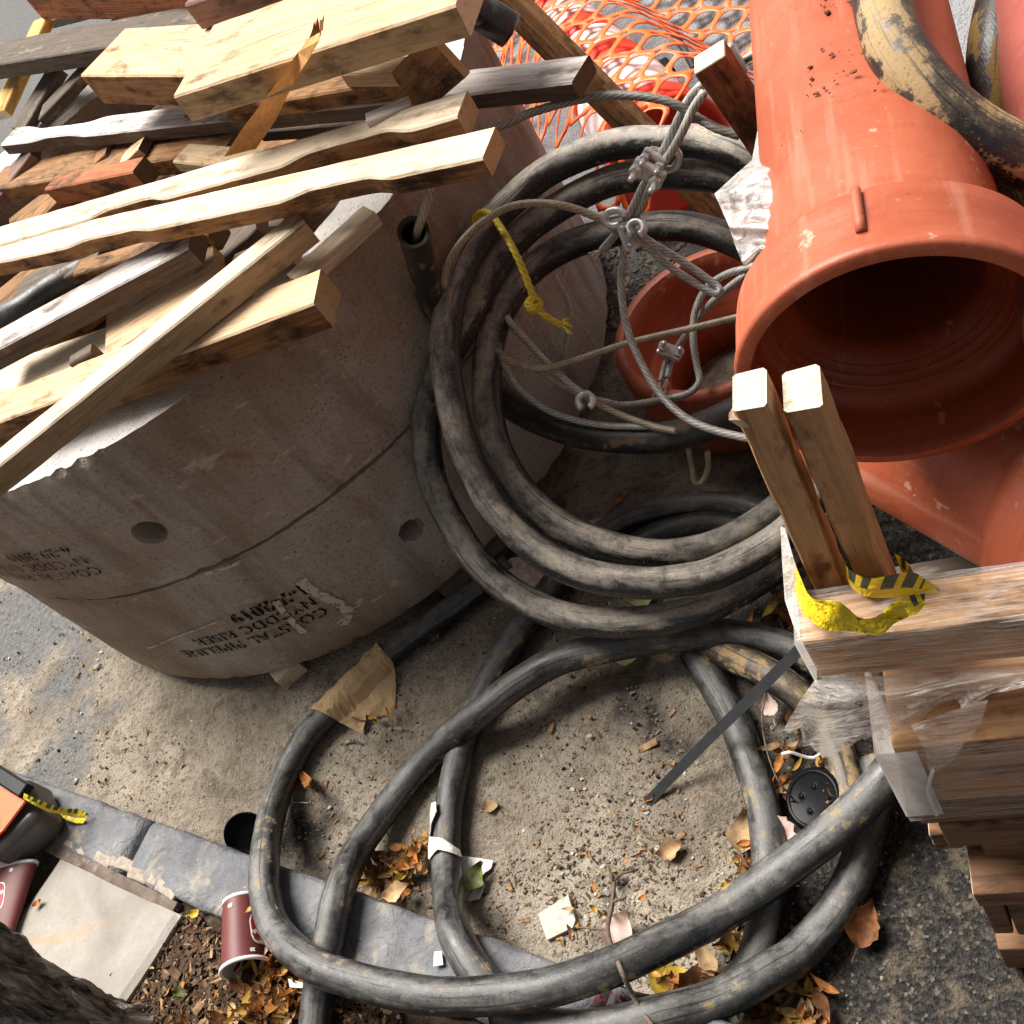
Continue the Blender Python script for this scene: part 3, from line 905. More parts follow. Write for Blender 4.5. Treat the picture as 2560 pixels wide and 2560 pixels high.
# ------------------------------------------------------------------ lumber pile
def plank_frame(A, B, zA, zB):
    a = at(*A, zA); b = at(*B, zB); L = (b-a).length; e = (b-a)/L
    s = V((0, 0, 1)).cross(e).normalized()
    if s.dot(a-ORG) < 0: s = -s
    up = e.cross(s)
    if up.z < 0: up = -up
    return a, b, L, e, s, up
def plank(label, A, B, zA, zB, Cc=None, D=None, w=None, t=None, mat='wood_pale', end='end_pale', notch=(), group='loose lumber heaped on the risers', name='lumber_plank', seed=None, warp=.0, side=None):
    a, b, L, e, s, up = plank_frame(A, B, zA, zB)
    if w is None:
        d = ray(*Cc); k = (a-ORG).dot(up)/d.dot(up); w = ((ORG + d*k) - a).dot(s)
    if t is None:
        d = ray(*D); k = (a-ORG).dot(s)/d.dot(s); t = -((ORG + d*k) - a).dot(up)
    w = min(max(w, .015), .26); t = min(max(t, .012), .12)
    sd = random.random()*90 if seed is None else seed
    n = max(8, int(L/.014)); ch = min(.0035, w*.1, t*.1)
    sec = [(0, -ch), (ch, 0), (w-ch, 0), (w, -ch), (w, -t+ch), (w-ch, -t), (ch, -t), (0, -t+ch)]
    vs, fs, mi = [], [], []
    for i in range(n+1):
        x = L*i/n; f = i/n
        dn = df = 0
        for f0, f1, dep, edge in notch:
            g = sstep(f0-.03, f0+.03, f)*sstep(f1+.03, f1-.03, f)*dep
            if edge == 'n': dn += g
            else: df += g
        bow = warp*sin(pi*f)
        for k, (y, z) in enumerate(sec):
            yy = y
            if y < w*.5: yy += dn
            else: yy -= df
            q = fbm(x*22+sd, y*30, z*30, 3)
            vs.append((x, yy + bow + .0007*q, z + .0007*fbm(x*20, y*30+sd, z*30, 3)))
    W = len(sec)
    for i in range(n):
        for k in range(W):
            k2 = (k+1) % W
            fs.append((i*W+k, i*W+k2, (i+1)*W+k2, (i+1)*W+k)); mi.append(2 if (side and k in (4, 5, 6, 7)) else 0)  # near and under faces darker: stained sides, plus shade put into the colour
    fs += [tuple(range(W))[::-1], tuple(n*W+k for k in range(W))]; mi += [1, 1]
    m = Matrix.Identity(4)
    for i in range(3):
        m[i][0] = e[i]; m[i][1] = s[i]; m[i][2] = up[i]; m[i][3] = a[i]
    me = bpy.data.meshes.new(name); me.from_pydata(vs, [], fs); me.polygons.foreach_set('material_index', mi); me.update()
    bm = bmesh.new(); bm.from_mesh(me); bmesh.ops.recalc_face_normals(bm, faces=list(bm.faces)); bm.to_mesh(me); bm.free()
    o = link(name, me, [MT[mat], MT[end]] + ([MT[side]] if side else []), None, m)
    tag(o, label, 'lumber', group)
    return o, w, t

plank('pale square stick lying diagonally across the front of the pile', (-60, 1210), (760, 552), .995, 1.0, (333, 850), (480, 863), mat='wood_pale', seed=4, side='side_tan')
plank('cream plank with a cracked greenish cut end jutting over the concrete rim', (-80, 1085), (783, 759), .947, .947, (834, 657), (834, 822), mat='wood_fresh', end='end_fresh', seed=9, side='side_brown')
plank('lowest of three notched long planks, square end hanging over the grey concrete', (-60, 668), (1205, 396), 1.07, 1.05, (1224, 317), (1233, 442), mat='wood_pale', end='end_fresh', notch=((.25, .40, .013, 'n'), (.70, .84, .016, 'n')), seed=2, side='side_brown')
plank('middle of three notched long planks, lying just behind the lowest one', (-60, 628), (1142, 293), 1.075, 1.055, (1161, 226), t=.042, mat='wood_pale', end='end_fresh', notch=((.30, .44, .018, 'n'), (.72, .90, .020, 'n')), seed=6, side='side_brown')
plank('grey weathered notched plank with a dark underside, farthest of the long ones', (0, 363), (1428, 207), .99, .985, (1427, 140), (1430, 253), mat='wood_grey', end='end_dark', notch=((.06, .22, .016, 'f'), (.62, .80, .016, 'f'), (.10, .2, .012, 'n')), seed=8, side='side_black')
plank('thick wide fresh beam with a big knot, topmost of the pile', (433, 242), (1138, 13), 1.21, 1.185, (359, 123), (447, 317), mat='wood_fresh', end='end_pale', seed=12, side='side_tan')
plank('short thick block with a ragged sawn end behind the knotted beam', (200, 189), (480, 189), 1.14, 1.14, (217, 75), (219, 259), mat='wood_fresh', end='end_pale', seed=14, side='side_brown')
plank('dark weathered plank behind the ragged sawn block', (-60, 170), (470, 85), 1.03, 1.03, (0, 103), (0, 200), mat='wood_dark', end='end_dark', seed=17)
plank('reddish brown beam crossing the top left corner', (45, -25), (450, -45), 1.10, 1.10, (30, -110), (67, 50), mat='wood_red', end='end_dark', seed=21)
plank('purple brown squared timber behind the knotted beam at the top', (460, 13), (760, -80), 1.20, 1.20, (430, -50), (483, 83), mat='wood_purple', end='end_dark', seed=23)
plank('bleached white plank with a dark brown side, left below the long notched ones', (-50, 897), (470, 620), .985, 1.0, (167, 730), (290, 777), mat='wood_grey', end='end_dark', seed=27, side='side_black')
plank('wide honey coloured board with a curled rough end beneath the pale stick', (262, 895), (540, 715), .925, .93, (240, 800), t=.035, mat='wood_fresh', end='end_fresh', seed=31)
plank('pinkish broad board at the left edge under the bleached plank', (-40, 1000), (285, 893), .90, .905, (170, 850), t=.03, mat='wood_pale', end='end_pale', seed=33)
plank('small dark chunk standing on the pinkish board', (172, 912), (226, 880), .955, .955, w=.03, t=.05, mat='wood_dark', end='end_dark', seed=35)
plank('tan split board pointing down to the left in the gap of the pile', (70, 575), (262, 385), .88, .95, w=.085, t=.022, mat='wood_brown', end='end_dark', seed=37)
plank('greyish tan board beside a split one in the gap of the pile', (205, 505), (345, 372), .90, .97, w=.075, t=.022, mat='wood_fresh', end='end_dark', seed=39)
plank('purplish dark board at the left edge above the notched planks', (-40, 540), (75, 385), .90, .96, w=.09, t=.03, mat='wood_purple', end='end_dark', seed=41)
plank('yellow freshly split rail slanting down at the far left', (10, 275), (118, 40), .93, 1.0, w=.075, t=.03, mat='wood_split', end='end_pale', seed=43)
plank('brown squared block with a rough end face behind the grey plank', (945, 215), (1068, 92), 1.03, 1.13, (1123, 70), t=.085, mat='wood_brown', end='end_fresh', seed=47)
plank('short light offcut tucked under the knotted beam', (850, 186), (978, 183), 1.06, 1.06, (978, 140), t=.03, mat='wood_fresh', end='end_fresh', seed=49)
plank('thin white lath tip showing between the notched planks', (915, 305), (1024, 260), 1.07, 1.06, w=.03, t=.015, mat='wood_grey', end='end_pale', seed=51)
plank('light board slanting over the concrete rim beside the pale stick', (745, 705), (938, 530), .905, .90, w=.05, t=.03, mat='wood_pale', end='end_fresh', seed=53)
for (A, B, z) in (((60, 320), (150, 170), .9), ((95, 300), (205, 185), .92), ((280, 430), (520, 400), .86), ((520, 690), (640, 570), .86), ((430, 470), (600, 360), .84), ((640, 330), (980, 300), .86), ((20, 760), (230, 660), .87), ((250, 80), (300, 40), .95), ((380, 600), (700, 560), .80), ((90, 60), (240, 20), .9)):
    plank('dark filler board added deep in a gap of the lumber pile', A, B, z, z+.04, w=.09, t=.03, mat='wood_dark', end='end_dark', group='dark boards deep in the pile')
plank('rough brown board with bark edge filling the gap under the grey plank', (-40, 480), (560, 372), .93, .95, w=.10, t=.04, mat='side_brown', end='end_dark', seed=71)
plank('reddish offcut wedged below the middle long plank near the left edge', (110, 475), (330, 430), .97, .99, w=.05, t=.05, mat='wood_red', end='end_dark', seed=73)
plank('short tan offcut lying across the gap under the splintered lath', (430, 405), (620, 425), .96, .97, w=.06, t=.03, mat='side_tan', end='end_fresh', seed=75)
plank('dull brown stick in the gap between the long planks and the bleached one', (180, 690), (520, 590), .93, .95, w=.05, t=.04, mat='side_brown', end='end_dark', seed=77)
plank('greyish board end just above the cream plank with the cracked end', (560, 705), (720, 640), .90, .91, w=.08, t=.03, mat='side_tan', end='end_fresh', seed=79)
plank('long dark brown board beneath the knotted beam', (560, 275), (1010, 200), 1.03, 1.03, w=.09, t=.035, mat='side_brown', end='end_dark', seed=81)
for k in range(13):       # dark filler boards added inside the ring to darken the gaps
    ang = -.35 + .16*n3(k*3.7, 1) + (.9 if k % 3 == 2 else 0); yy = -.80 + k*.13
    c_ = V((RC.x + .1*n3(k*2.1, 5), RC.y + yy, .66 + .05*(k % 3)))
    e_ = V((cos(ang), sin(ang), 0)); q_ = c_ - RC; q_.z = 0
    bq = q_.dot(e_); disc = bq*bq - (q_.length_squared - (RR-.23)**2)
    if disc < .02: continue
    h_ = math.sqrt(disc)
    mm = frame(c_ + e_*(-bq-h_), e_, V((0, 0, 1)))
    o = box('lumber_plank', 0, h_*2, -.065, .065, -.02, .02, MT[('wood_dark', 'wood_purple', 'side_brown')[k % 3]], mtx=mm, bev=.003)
    tag(o, 'dark filler board added deep in a gap of the lumber pile', 'lumber', 'dark boards deep in the pile')
# splintered orange lath standing up out of the pile
def splinter():
    L = [(560, 392), (600, 330), (670, 236), (745, 130), (792, 66), (800, 50)]
    R = [(640, 372), (690, 300), (735, 205), (770, 150), (800, 100), (808, 52)]
    vs, fs = [], []
    for k, (l, r) in enumerate(zip(L, R)):
        z = .99 + .085*k
        pl = at(*l, z); pr = at(*r, z+.004)
        nrm = (pl-ORG).normalized()*.014*(1 - k*.12)
        vs += [pl, pr, pr+nrm, pl+nrm]
    for k in range(5):
        for q in range(4):
            q2 = (q+1) % 4; fs.append((4*k+q, 4*k+q2, 4*k+4+q2, 4*k+4+q))
    fs += [(0, 3, 2, 1), (20, 21, 22, 23)]
    o0 = V(vs[0]); M_ = frame(o0, V(vs[20])-o0, (ORG-o0).normalized())
    Mi = M_.inverted()
    # torn slivers at the broken tip
    for j in range(5):
        b0 = at(780+j*5, 92-j*3, 1.36); b1 = b0 + (V(vs[20])-V(vs[0])).normalized()*random.uniform(.03, .06) + V((random.uniform(-.004, .004), 0, .01))
        k = len(vs); s = V((.004, .001, 0)); t = V((0, .004, .001))
        vs += [b0-s, b0+s, b0+t, b1]
        fs += [(k, k+1, k+3), (k+1, k+2, k+3), (k+2, k, k+3)]
    o = mesh('splintered_lath', [Mi @ V(v) for v in vs], fs, MT['wood_splinter'], mtx=M_)
    tag(o, 'orange splintered lath with a torn tip leaning on the knotted beam', 'lumber', 'loose lumber heaped on the risers')
splinter()
# long board on edge leaning from the pile down behind the coil
plank('long brown board on edge leaning from the pile towards the clay pipes', (1240, -54), (1848, 556), .85, .30, (1650, 317), (1513, 335), mat='wood_brown', end='end_fresh', name='leaning_board', group=None, seed=61)

# ------------------------------------------------------------------ vitrified clay pipes
def clay_pipe(label, mouth, axis, Rb=.160, Rp=.124, depth=.115, length=1.2, name='clay_pipe', lug=None, mat='clay', rot=0):
    """bell-and-spigot pipe; mouth = centre of the bell rim, axis = direction from the mouth along the barrel"""
    base = empty(name, mouth, label, 'clay pipe', 'clay drain pipes')
    m = frame(mouth, axis.orthogonal(), axis)      # local z runs into the pipe
    th = .026
    outer = [(Rb-.015, 0.0), (Rb-.003, .001), (Rb, .004), (Rb, .012), (Rb-.002, .016), (Rb-.003, depth*.75), (Rb-.005, depth), (Rb-.010, depth+.006), (Rp+.010, depth+.016), (Rp+.003, depth+.021), (Rp, depth+.03), (Rp, length), (Rp-.022, length+.001), (.001, length+.002)]
    lathe('barrel', outer, MT[mat], base, m, 110, wob=.005)
    Ri = Rb-.019
    inner = [(Rb-.015, 0.0), (Ri+.002, .002), (Ri, .008), (Ri-.004, .05), (Ri-.010, .085), (Ri-.020, depth-.012)]
    z = depth-.010; r = Ri-.0205
    dr = (r - (Rp-.024))/12
    for k in range(3):       # faint scratched rings at the seat
        inner += [(r, z), (r-.0010, z+.0008), (r-.0012, z+.0016), (r-dr, z+.003)]; z += .0095; r -= dr*3
    inner += [(Rp-.024, z+.002), (Rp-.027, z+.02), (Rp-.027, length*.5), (Rp-.027, length-.01), (.001, length-.009)]  # unseen closed far end, added to keep light out of the bore
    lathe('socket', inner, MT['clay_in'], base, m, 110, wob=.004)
    if lug:
        for (ang, z0, z1) in lug:
            d = (m.to_3x3() @ V((cos(ang), sin(ang), 0)))
            ax = axis.normalized()
            tube('lug', [mouth + d*(Rb-.001) + ax*z0, mouth + d*(Rb+.001) + ax*(z0+z1)/2, mouth + d*(Rb-.001) + ax*z1], .005, MT[mat], base, seg=10)
    return base
YA = V((0, 1, 0))
MA = V((-.055, .743, 1.022))
_m = frame(MA, YA.orthogonal(), YA).to_3x3()
def ang_of(u, v, y):
    p = aty(u, v, y) - MA
    l = _m.inverted() @ p
    return math.atan2(l.y, l.x)
clay_pipe('large orange clay pipe with its wide bell mouth facing the camera', MA, V((.012, 1, .02)), .159, .120, .088, 2.0, lug=[(ang_of(2150, 545, .80), .03, .085)])
clay_pipe('dull red clay pipe lying right of the large one, behind the muddy hoses', MA + V((.262, .02, -.03)), V((.03, 1, .01)), .150, .118, .105, 1.2, mat='clay_pink')
clay_pipe('scuffed clay pipe lying askew with its bell under the large orange pipe', V((.150, .682, .735)), V((-.681, .732, .0)), .152, .122, .10, .46)
# big socket fitting standing upright on the road inside the coil
def socket_fitting():
    c = V((-.470, 1.712, 0))
    base = empty('clay_socket', c, 'wide open clay socket standing upright inside the hose coil', 'clay socket')
    m = Matrix.Translation(c)
    lathe('socket_wall', [(.190, .004), (.205, .03), (.222, .09), (.229, .15), (.229, .236), (.224, .246), (.214, .250), (.203, .248)], MT['clay'], base, m, 110, wob=.004)
    lathe('socket_lining', [(.203, .248), (.198, .240), (.192, .225), (.186, .190), (.180, .150), (.176, .146), (.168, .140), (.160, .125), (.156, .118), (.146, .108), (.142, .09), (.140, .004), (.190, .004)], MT['clay'], base, m, 110, wob=.003)
socket_fitting()

# ------------------------------------------------------------------ hoses
HR = .031
def hose(label, pts, mat='hose_ground', r=HR, inner=0.0, group='black rubber hoses', **k):
    P = [at(u, v, z) for u, v, z in pts]
    o = tube('rubber_hose', P, r, MT[mat], seg=26, step=.012, inner=inner, wob=.0012, **k)
    return tag(o, label, 'hose', group)
# coil leaning on the risers
LOOP_IN = [(1985, 700, .38), (1890, 628, .43), (1744, 572, .48), (1633, 566, .50), (1500, 588, .515), (1400, 625, .52), (1312, 689, .52), (1246, 792, .51), (1222, 880, .49), (1219, 1013, .45), (1247, 1130, .405), (1312, 1237, .36), (1406, 1316, .31), (1522, 1366, .27), (1620, 1385, .24), (1700, 1384, .215), (1800, 1360, .19), (1930, 1285, .17), (2010, 1200, .17)]
LOOP_OUT = [(1960, 460, .58), (1850, 385, .64), (1743, 353, .66), (1667, 356, .665), (1567, 357, .665), (1480, 378, .665), (1367, 430, .665), (1280, 503, .665), (1205, 583, .66), (1148, 690, .65), (1119, 792, .635), (1112, 897, .60), (1135, 1036, .545), (1173, 1153, .49), (1229, 1260, .43), (1336, 1372, .36), (1452, 1432, .31), (1592, 1456, .27), (1700, 1451, .245), (1800, 1428, .23), (1940, 1350, .22), (2020, 1270, .22)]
LOOP_LOW = [(1960, 530, .52), (1850, 460, .57), (1733, 436, .59), (1600, 438, .595), (1500, 462, .60), (1385, 525, .60), (1290, 600, .595), (1210, 710, .58), (1163, 815, .56), (1105, 920, .53), (1066, 1060, .475), (1080, 1199, .41), (1135, 1316, .35), (1196, 1409, .30), (1289, 1488, .25), (1406, 1539, .21), (1545, 1558, .18), (1700, 1539, .16), (1800, 1502, .15), (1940, 1418, .14), (2030, 1330, .14)]
def coil():
    """one hose wound in three turns; it climbs on the far side behind the stakes between the turns"""
    W = [[at(*p) for p in l] for l in (LOOP_IN, LOOP_OUT, LOOP_LOW)]
    P = list(W[0])
    for a, b in zip(W, W[1:]):
        B, T = a[-1], b[0]
        P += [B.lerp(T, f) + V((.115*sin(pi*f)**.7, 0, 0)) for f in (.22, .5, .78)] + b
    P += [P[-1] + V((.05, .12, -.05)), P[-1] + V((.04, .30, -.075))]
    o = tube('hose_coil', P, HR, MT['hose_dusty'], seg=26, step=.012, wob=.0012)
    tag(o, 'dusty black hose coil of three loops leaning on the risers, tied with wire rope', 'hose', 'black rubber hoses')
coil()
hose('short sagging black hose below the wire cables inside the coil', [(1212, 915, .36), (1252, 990, .35), (1336, 1046, .34), (1452, 1083, .33), (1592, 1097, .325), (1700, 1086, .32), (1813, 1043, .31), (1920, 985, .30)], 'hose_dark')
hose('stiff hose stub standing against the concrete with a cable in its open end', [(1033, 580, .93), (1045, 625, .85), (1061, 690, .75), (1092, 800, .58), (1110, 900, .46)], 'hose_rust', r=.027, inner=.78)
hose('cut hose end poking out behind the top of the lumber pile', [(1050, 20, 1.02), (1110, 12, 1.04), (1183, 28, 1.045), (1230, 48, 1.03), (1275, 76, 1.0)], 'hose_black', inner=.80)
hose('dark hose lying deep among the planks at the left edge', [(-60, 830, .87), (0, 800, .88), (70, 765, .885), (130, 722, .88), (215, 675, .87), (290, 640, .85)], 'hose_dark')
# loops on the ground
K = .165
hose('big ground loop running past both coffee cups and over the kerb', [(2300, 1830, .13), (2210, 1949, .12), (2079, 2079, .105), (1940, 2186, .10), (1800, 2285, .11), (1660, 2356, .15), (1499, 2429, .20), (1312, 2480, .225), (1080, 2489, .232), (893, 2452, .232), (773, 2405, .232), (690, 2325, .200), (663, 2233, .175), (662, 2149, .160), (677, 2049, .075), (710, 1949, .036), (764, 1846, .034), (815, 1790, .033), (880, 1715, .033), (954, 1651, .033), (1060, 1570, .033), (1173, 1493, .033), (1280, 1410, .033)], 'hose_ground')
hose('middle ground loop arching left from under the coil and over the kerb', [(2150, 1760, .04), (2060, 1665, .05), (1950, 1610, .06), (1830, 1588, .075), (1753, 1588, .085), (1685, 1592, .095), (1545, 1614, .10), (1406, 1648, .10), (1300, 1705, .10), (1219, 1767, .098), (1080, 1884, .045), (986, 1995, .036), (893, 2126, .075), (847, 2235, .163), (826, 2335, .165), (806, 2420, .163), (793, 2520, .15), (780, 2640, .145)], 'hose_ground')
hose('ground hose wrapped with white paper tape, crossing the kerb', [(1480, 1385, .034), (1396, 1460, .034), (1289, 1595, .034), (1219, 1712, .034), (1165, 1840, .034), (1140, 1930, .034), (1124, 2020, .034), (1117, 2126, .036), (1120, 2219, .06), (1133, 2320, .15), (1170, 2400, .165), (1225, 2475, .160), (1300, 2545, .150), (1420, 2590, .150)], 'hose_ground')
hose('lowest ground hose curving up along the right below the pallet', [(1250, 2520, .165), (1330, 2560, .165), (1450, 2576, .165), (1560, 2562, .160), (1660, 2536, .15), (1760, 2510, .12), (1846, 2475, .10), (1930, 2425, .075), (1995, 2385, .05), (2080, 2290, .034), (2130, 2200, .034), (2158, 2120, .034), (2186, 2033, .034), (2200, 1960, .034), (2190, 1900, .034)], 'hose_ground')
hose('muddy hose running down between the black strap and the button lid', [(1735, 1630, .035), (1790, 1720, .034), (1835, 1800, .034), (1870, 1893, .034), (1900, 1980, .034), (1916, 2056, .034), (1923, 2163, .034), (1915, 2290, .034), (1890, 2395, .034), (1850, 2455, .034), (1815, 2496, .034)], 'hose_ground')
hose('short muddy hose crossing under the black strap towards the wrapped pallet', [(1640, 1560, .045), (1753, 1605, .05), (1860, 1655, .065), (1963, 1712, .075), (2050, 1800, .045), (2100, 1900, .034), (2130, 2010, .034)], 'hose_mud')
hose('dark hose arc on the road between the coil and the stakes', [(1470, 1365, .034), (1527, 1322, .034), (1592, 1290, .036), (1707, 1266, .04), (1800, 1264, .04), (1893, 1279, .04), (1980, 1330, .04)], 'hose_ground')
hose('lower dark hose arc half hidden under the coil near the stakes', [(1560, 1390, .033), (1630, 1345, .033), (1720, 1318, .033), (1810, 1312, .033), (1900, 1340, .033)], 'hose_dark')
# muddy hoses thrown over the pipes
hose('mud caked thick hose bending across the top of the large clay pipe', [(2060, -330, 1.13), (2140, -220, 1.16), (2185, -110, 1.16), (2203, 0, 1.155), (2238, 116, 1.15), (2318, 233, 1.12), (2429, 330, 1.08), (2560, 396, 1.04), (2700, 440, 1.0)], 'hose_mud', group='mud caked hoses over the pipes')
hose('rusty brown muddy hose hanging straight down at the top right corner', [(2640, -320, 1.0), (2590, -200, 1.02), (2560, -120, 1.02), (2520, -20, 1.02), (2494, 120, 1.01), (2490, 260, .975), (2505, 420, .92), (2545, 520, .88), (2600, 600, .84)], 'hose_rust', r=.034, group='mud caked hoses over the pipes')

# ------------------------------------------------------------------ wire ropes with clips
def cable(parent, pts, mat='cable', r=.0068, name='strand_rope', fray=0):
    P = [at(u, v, z) for u, v, z in pts]
    o = tube(name, P, r, MT[mat], parent, seg=24, step=.0045, lobes=6, lobe=.13, lay=.085)
    if fray:
        d = (P[-1]-P[-2]).normalized()
        for i in range(fray):
            q = d + V((random.uniform(-.5, .5), random.uniform(-.5, .5), random.uniform(-.5, .5)))*.8
            tube('loose_wire', [P[-1]-d*.012, P[-1]+q*.008, P[-1]+q*random.uniform(.018, .034)], .0012, MT[mat], o, seg=5, step=.006)
    return o
def clip(parent, u, v, z, along, s=1.0):
    """U-bolt wire rope clip: saddle, bent rod, two nuts"""
    c = at(u, v, z); ax = along.normalized(); vw = (ORG-c).normalized()
    sd = ax.cross(vw).normalized(); vw = sd.cross(ax)
    m = frame(c, ax, vw)
    sad = box('clip_saddle', -.012*s, .012*s, -.022*s, .022*s, .006*s, .018*s, MT['galv'], parent, m, .004*s)
    rod = [m @ V(p) for p in ((0, -.014*s, .045*s), (0, -.014*s, .0), (0, -.010*s, -.012*s), (0, 0, -.017*s), (0, .010*s, -.012*s), (0, .014*s, 0), (0, .014*s, .045*s))]
    tube('clip_u_bolt', rod, .004*s, MT['galv'], sad, seg=10, step=.004)
    for y in (-.014, .014):
        bm = bmesh.new(); bmesh.ops.create_cone(bm, cap_ends=True, segments=6, radius1=.0085*s, radius2=.0085*s, depth=.010*s)
        bmobj('clip_nut', bm, MT['galv'], sad, m @ Matrix.Translation((0, y*s, .024*s)))
def thimble(parent, u, v, z, along, s=1.0):
    c = at(u, v, z); vw = (ORG-c).normalized()
    m = frame(c, along, vw)
    pts = [m @ V((.018*s*cos(a), .012*s*sin(a), 0)) for a in [i*2*pi/12 for i in range(11)]]
    tube('thimble', pts, .0062*s, MT['galv'], parent, seg=10, step=.004)

r1 = empty('wire_rope', at(1230, 323, .9), 'grey wire rope running from behind the planks to the knot above the coil', 'wire rope', 'wire rope slings')
cable(r1, [(1150, 350, 1.0), (1230, 323, .97), (1287, 300, .96), (1333, 280, .95), (1433, 252, .935), (1533, 238, .92), (1633, 245, .90), (1693, 263, .88), (1728, 285, .86), (1790, 320, .84), (1850, 340, .82)], 'cable_dark')
r2 = empty('wire_rope', at(1627, 410, .8), 'doubled bright wire rope clamped by a clip, hanging over the top of the coil', 'wire rope', 'wire rope slings')
cable(r2, [(1752, 215, .90), (1723, 247, .875), (1695, 300, .85), (1667, 360, .82), (1640, 410, .79), (1606, 470, .745), (1567, 548, .69), (1540, 585, .66), (1505, 625, .62)], 'cable', fray=9)
cable(r2, [(1760, 232, .90), (1733, 272, .875), (1708, 325, .85), (1684, 370, .82), (1648, 425, .785), (1620, 480, .74), (1590, 540, .69), (1566, 600, .645), (1556, 660, .60), (1553, 717, .56), (1563, 800, .51), (1587, 873, .47), (1633, 960, .43), (1683, 1020, .41), (1750, 1063, .395), (1857, 1093, .38), (1930, 1100, .37)], 'cable', fray=3)
dd = at(1600, 480, .745) - at(1667, 360, .82)
clip(r2, 1628, 418, .80, dd, 1.35); clip(r2, 1640, 388, .81, -dd, 1.0); thimble(r2, 1676, 400, .79, dd, 1.1)
r3 = empty('wire_rope', at(1400, 513, .75), 'wire rope arching over the coil beside the yellow rope into the shackle knot', 'wire rope', 'wire rope slings')
cable(r3, [(1108, 720, .69), (1118, 665, .71), (1150, 610, .735), (1200, 560, .745), (1267, 520, .75), (1333, 508, .745), (1400, 513, .735), (1460, 530, .715), (1517, 557, .69), (1550, 585, .66)], 'cable_rusty')
thimble(r3, 1537, 545, .70, V((1, -.3, 0)), 1.15); thimble(r3, 1590, 572, .69, V((.3, -1, 0)), 1.2); clip(r3, 1572, 590, .66, V((1, .2, 0)), 1.2)
r4 = empty('wire_rope', at(1667, 660, .55), 'folded wire rope loop pointing right from the shackle knot', 'wire rope', 'wire rope slings')
cable(r4, [(1580, 578, .66), (1593, 592, .64), (1667, 660, .57), (1733, 705, .53), (1785, 733, .51), (1800, 728, .51), (1783, 708, .52), (1700, 650, .575), (1627, 606, .63), (1595, 580, .66)], 'cable')
r5 = empty('wire_rope', at(1733, 850, .35), 'long bright wire rope looping down into the clay socket', 'wire rope', 'wire rope slings')
cable(r5, [(1930, 640, .46), (1877, 668, .45), (1817, 685, .43), (1765, 722, .40), (1737, 783, .37), (1733, 850, .34), (1743, 917, .30), (1748, 955, .285), (1722, 983, .275), (1667, 997, .275), (1567, 1013, .33), (1517, 1006, .38), (1461, 988, .42), (1382, 922, .455), (1322, 859, .48), (1284, 818, .50), (1265, 790, .52)], 'cable')
r6 = empty('wire_rope', at(1673, 883, .3), 'wire rope with a clip and frayed end inside the clay socket', 'wire rope', 'wire rope slings')
cable(r6, [(1930, 655, .45), (1877, 679, .44), (1805, 733, .40), (1752, 787, .35), (1700, 860, .29), (1678, 900, .27), (1668, 945, .262)], 'cable', fray=7)
cable(r6, [(1690, 880, .285), (1664, 905, .275), (1655, 935, .265), (1650, 955, .262)], 'cable', r=.005, fray=5)
clip(r6, 1673, 884, .30, at(1668, 945, .27)-at(1700, 860, .29), 1.25)
r7 = empty('wire_rope', at(1587, 853, .4), 'rusty straight wire rope stretched across the clay socket', 'wire rope', 'wire rope slings')
cable(r7, [(1250, 890, .51), (1280, 905, .50), (1336, 921, .48), (1400, 912, .465), (1500, 880, .45), (1587, 853, .44), (1727, 821, .44), (1857, 790, .44), (1960, 768, .44)], 'cable_rusty', r=.0062)
r8 = empty('wire_rope', at(1406, 962, .4), 'thin wire rope with a small shackle slanting down inside the coil', 'wire rope', 'wire rope slings')
cable(r8, [(1235, 875, .50), (1261, 887, .49), (1336, 922, .46), (1406, 962, .435), (1461, 992, .415), (1545, 1034, .385), (1629, 1064, .372), (1690, 1078, .368)], 'cable_rusty', r=.006)
thimble(r8, 1463, 1003, .425, V((.5, -1, 0)), 1.2)
r9 = empty('wire_rope', at(1359, 1022, .4), 'lowest thin wire rope sagging along the short black hose', 'wire rope', 'wire rope slings')
cable(r9, [(1235, 885, .49), (1261, 915, .47), (1294, 968, .435), (1359, 1020, .40), (1429, 1048, .378), (1499, 1062, .37), (1560, 1066, .366), (1620, 1066, .365)], 'cable', r=.006)
r10 = empty('wire_rope', at(1860, 150, .7), 'wire rope ends with a cluster of clips beside the far stake', 'wire rope', 'wire rope slings')
cable(r10, [(1990, 105, .80), (1902, 128, .79), (1850, 158, .78), (1815, 190, .77)], 'cable_dark')
cable(r10, [(1795, 175, .77), (1823, 217, .76), (1860, 250, .755), (1905, 282, .75), (1960, 320, .74)], 'cable_dark', r=.006)
for u_, v_, s_ in ((1838, 150, 1.3), (1812, 188, 1.3), (1830, 215, 1.1)):
    clip(r10, u_, v_, .79, at(1902, 128, .79)-at(1815, 190, .77), s_)
r11 = empty('wire_rope', at(1060, 530, .98), 'wire rope coming out of the stiff hose stub', 'wire rope', 'wire rope slings')
cable(r11, [(1085, 440, 1.0), (1077, 477, .98), (1062, 525, .955), (1042, 585, .915), (1040, 620, .86)], 'cable_rusty')
r12 = empty('wire_rope', at(1735, 1180, .2), 'small dark wire loop hanging below the short black hose', 'wire rope', 'wire rope slings')
cable(r12, [(1718, 1110, .30), (1728, 1160, .25), (1738, 1205, .21), (1758, 1200, .21), (1770, 1165, .24), (1768, 1130, .28)], 'cable_rusty', r=.0055)

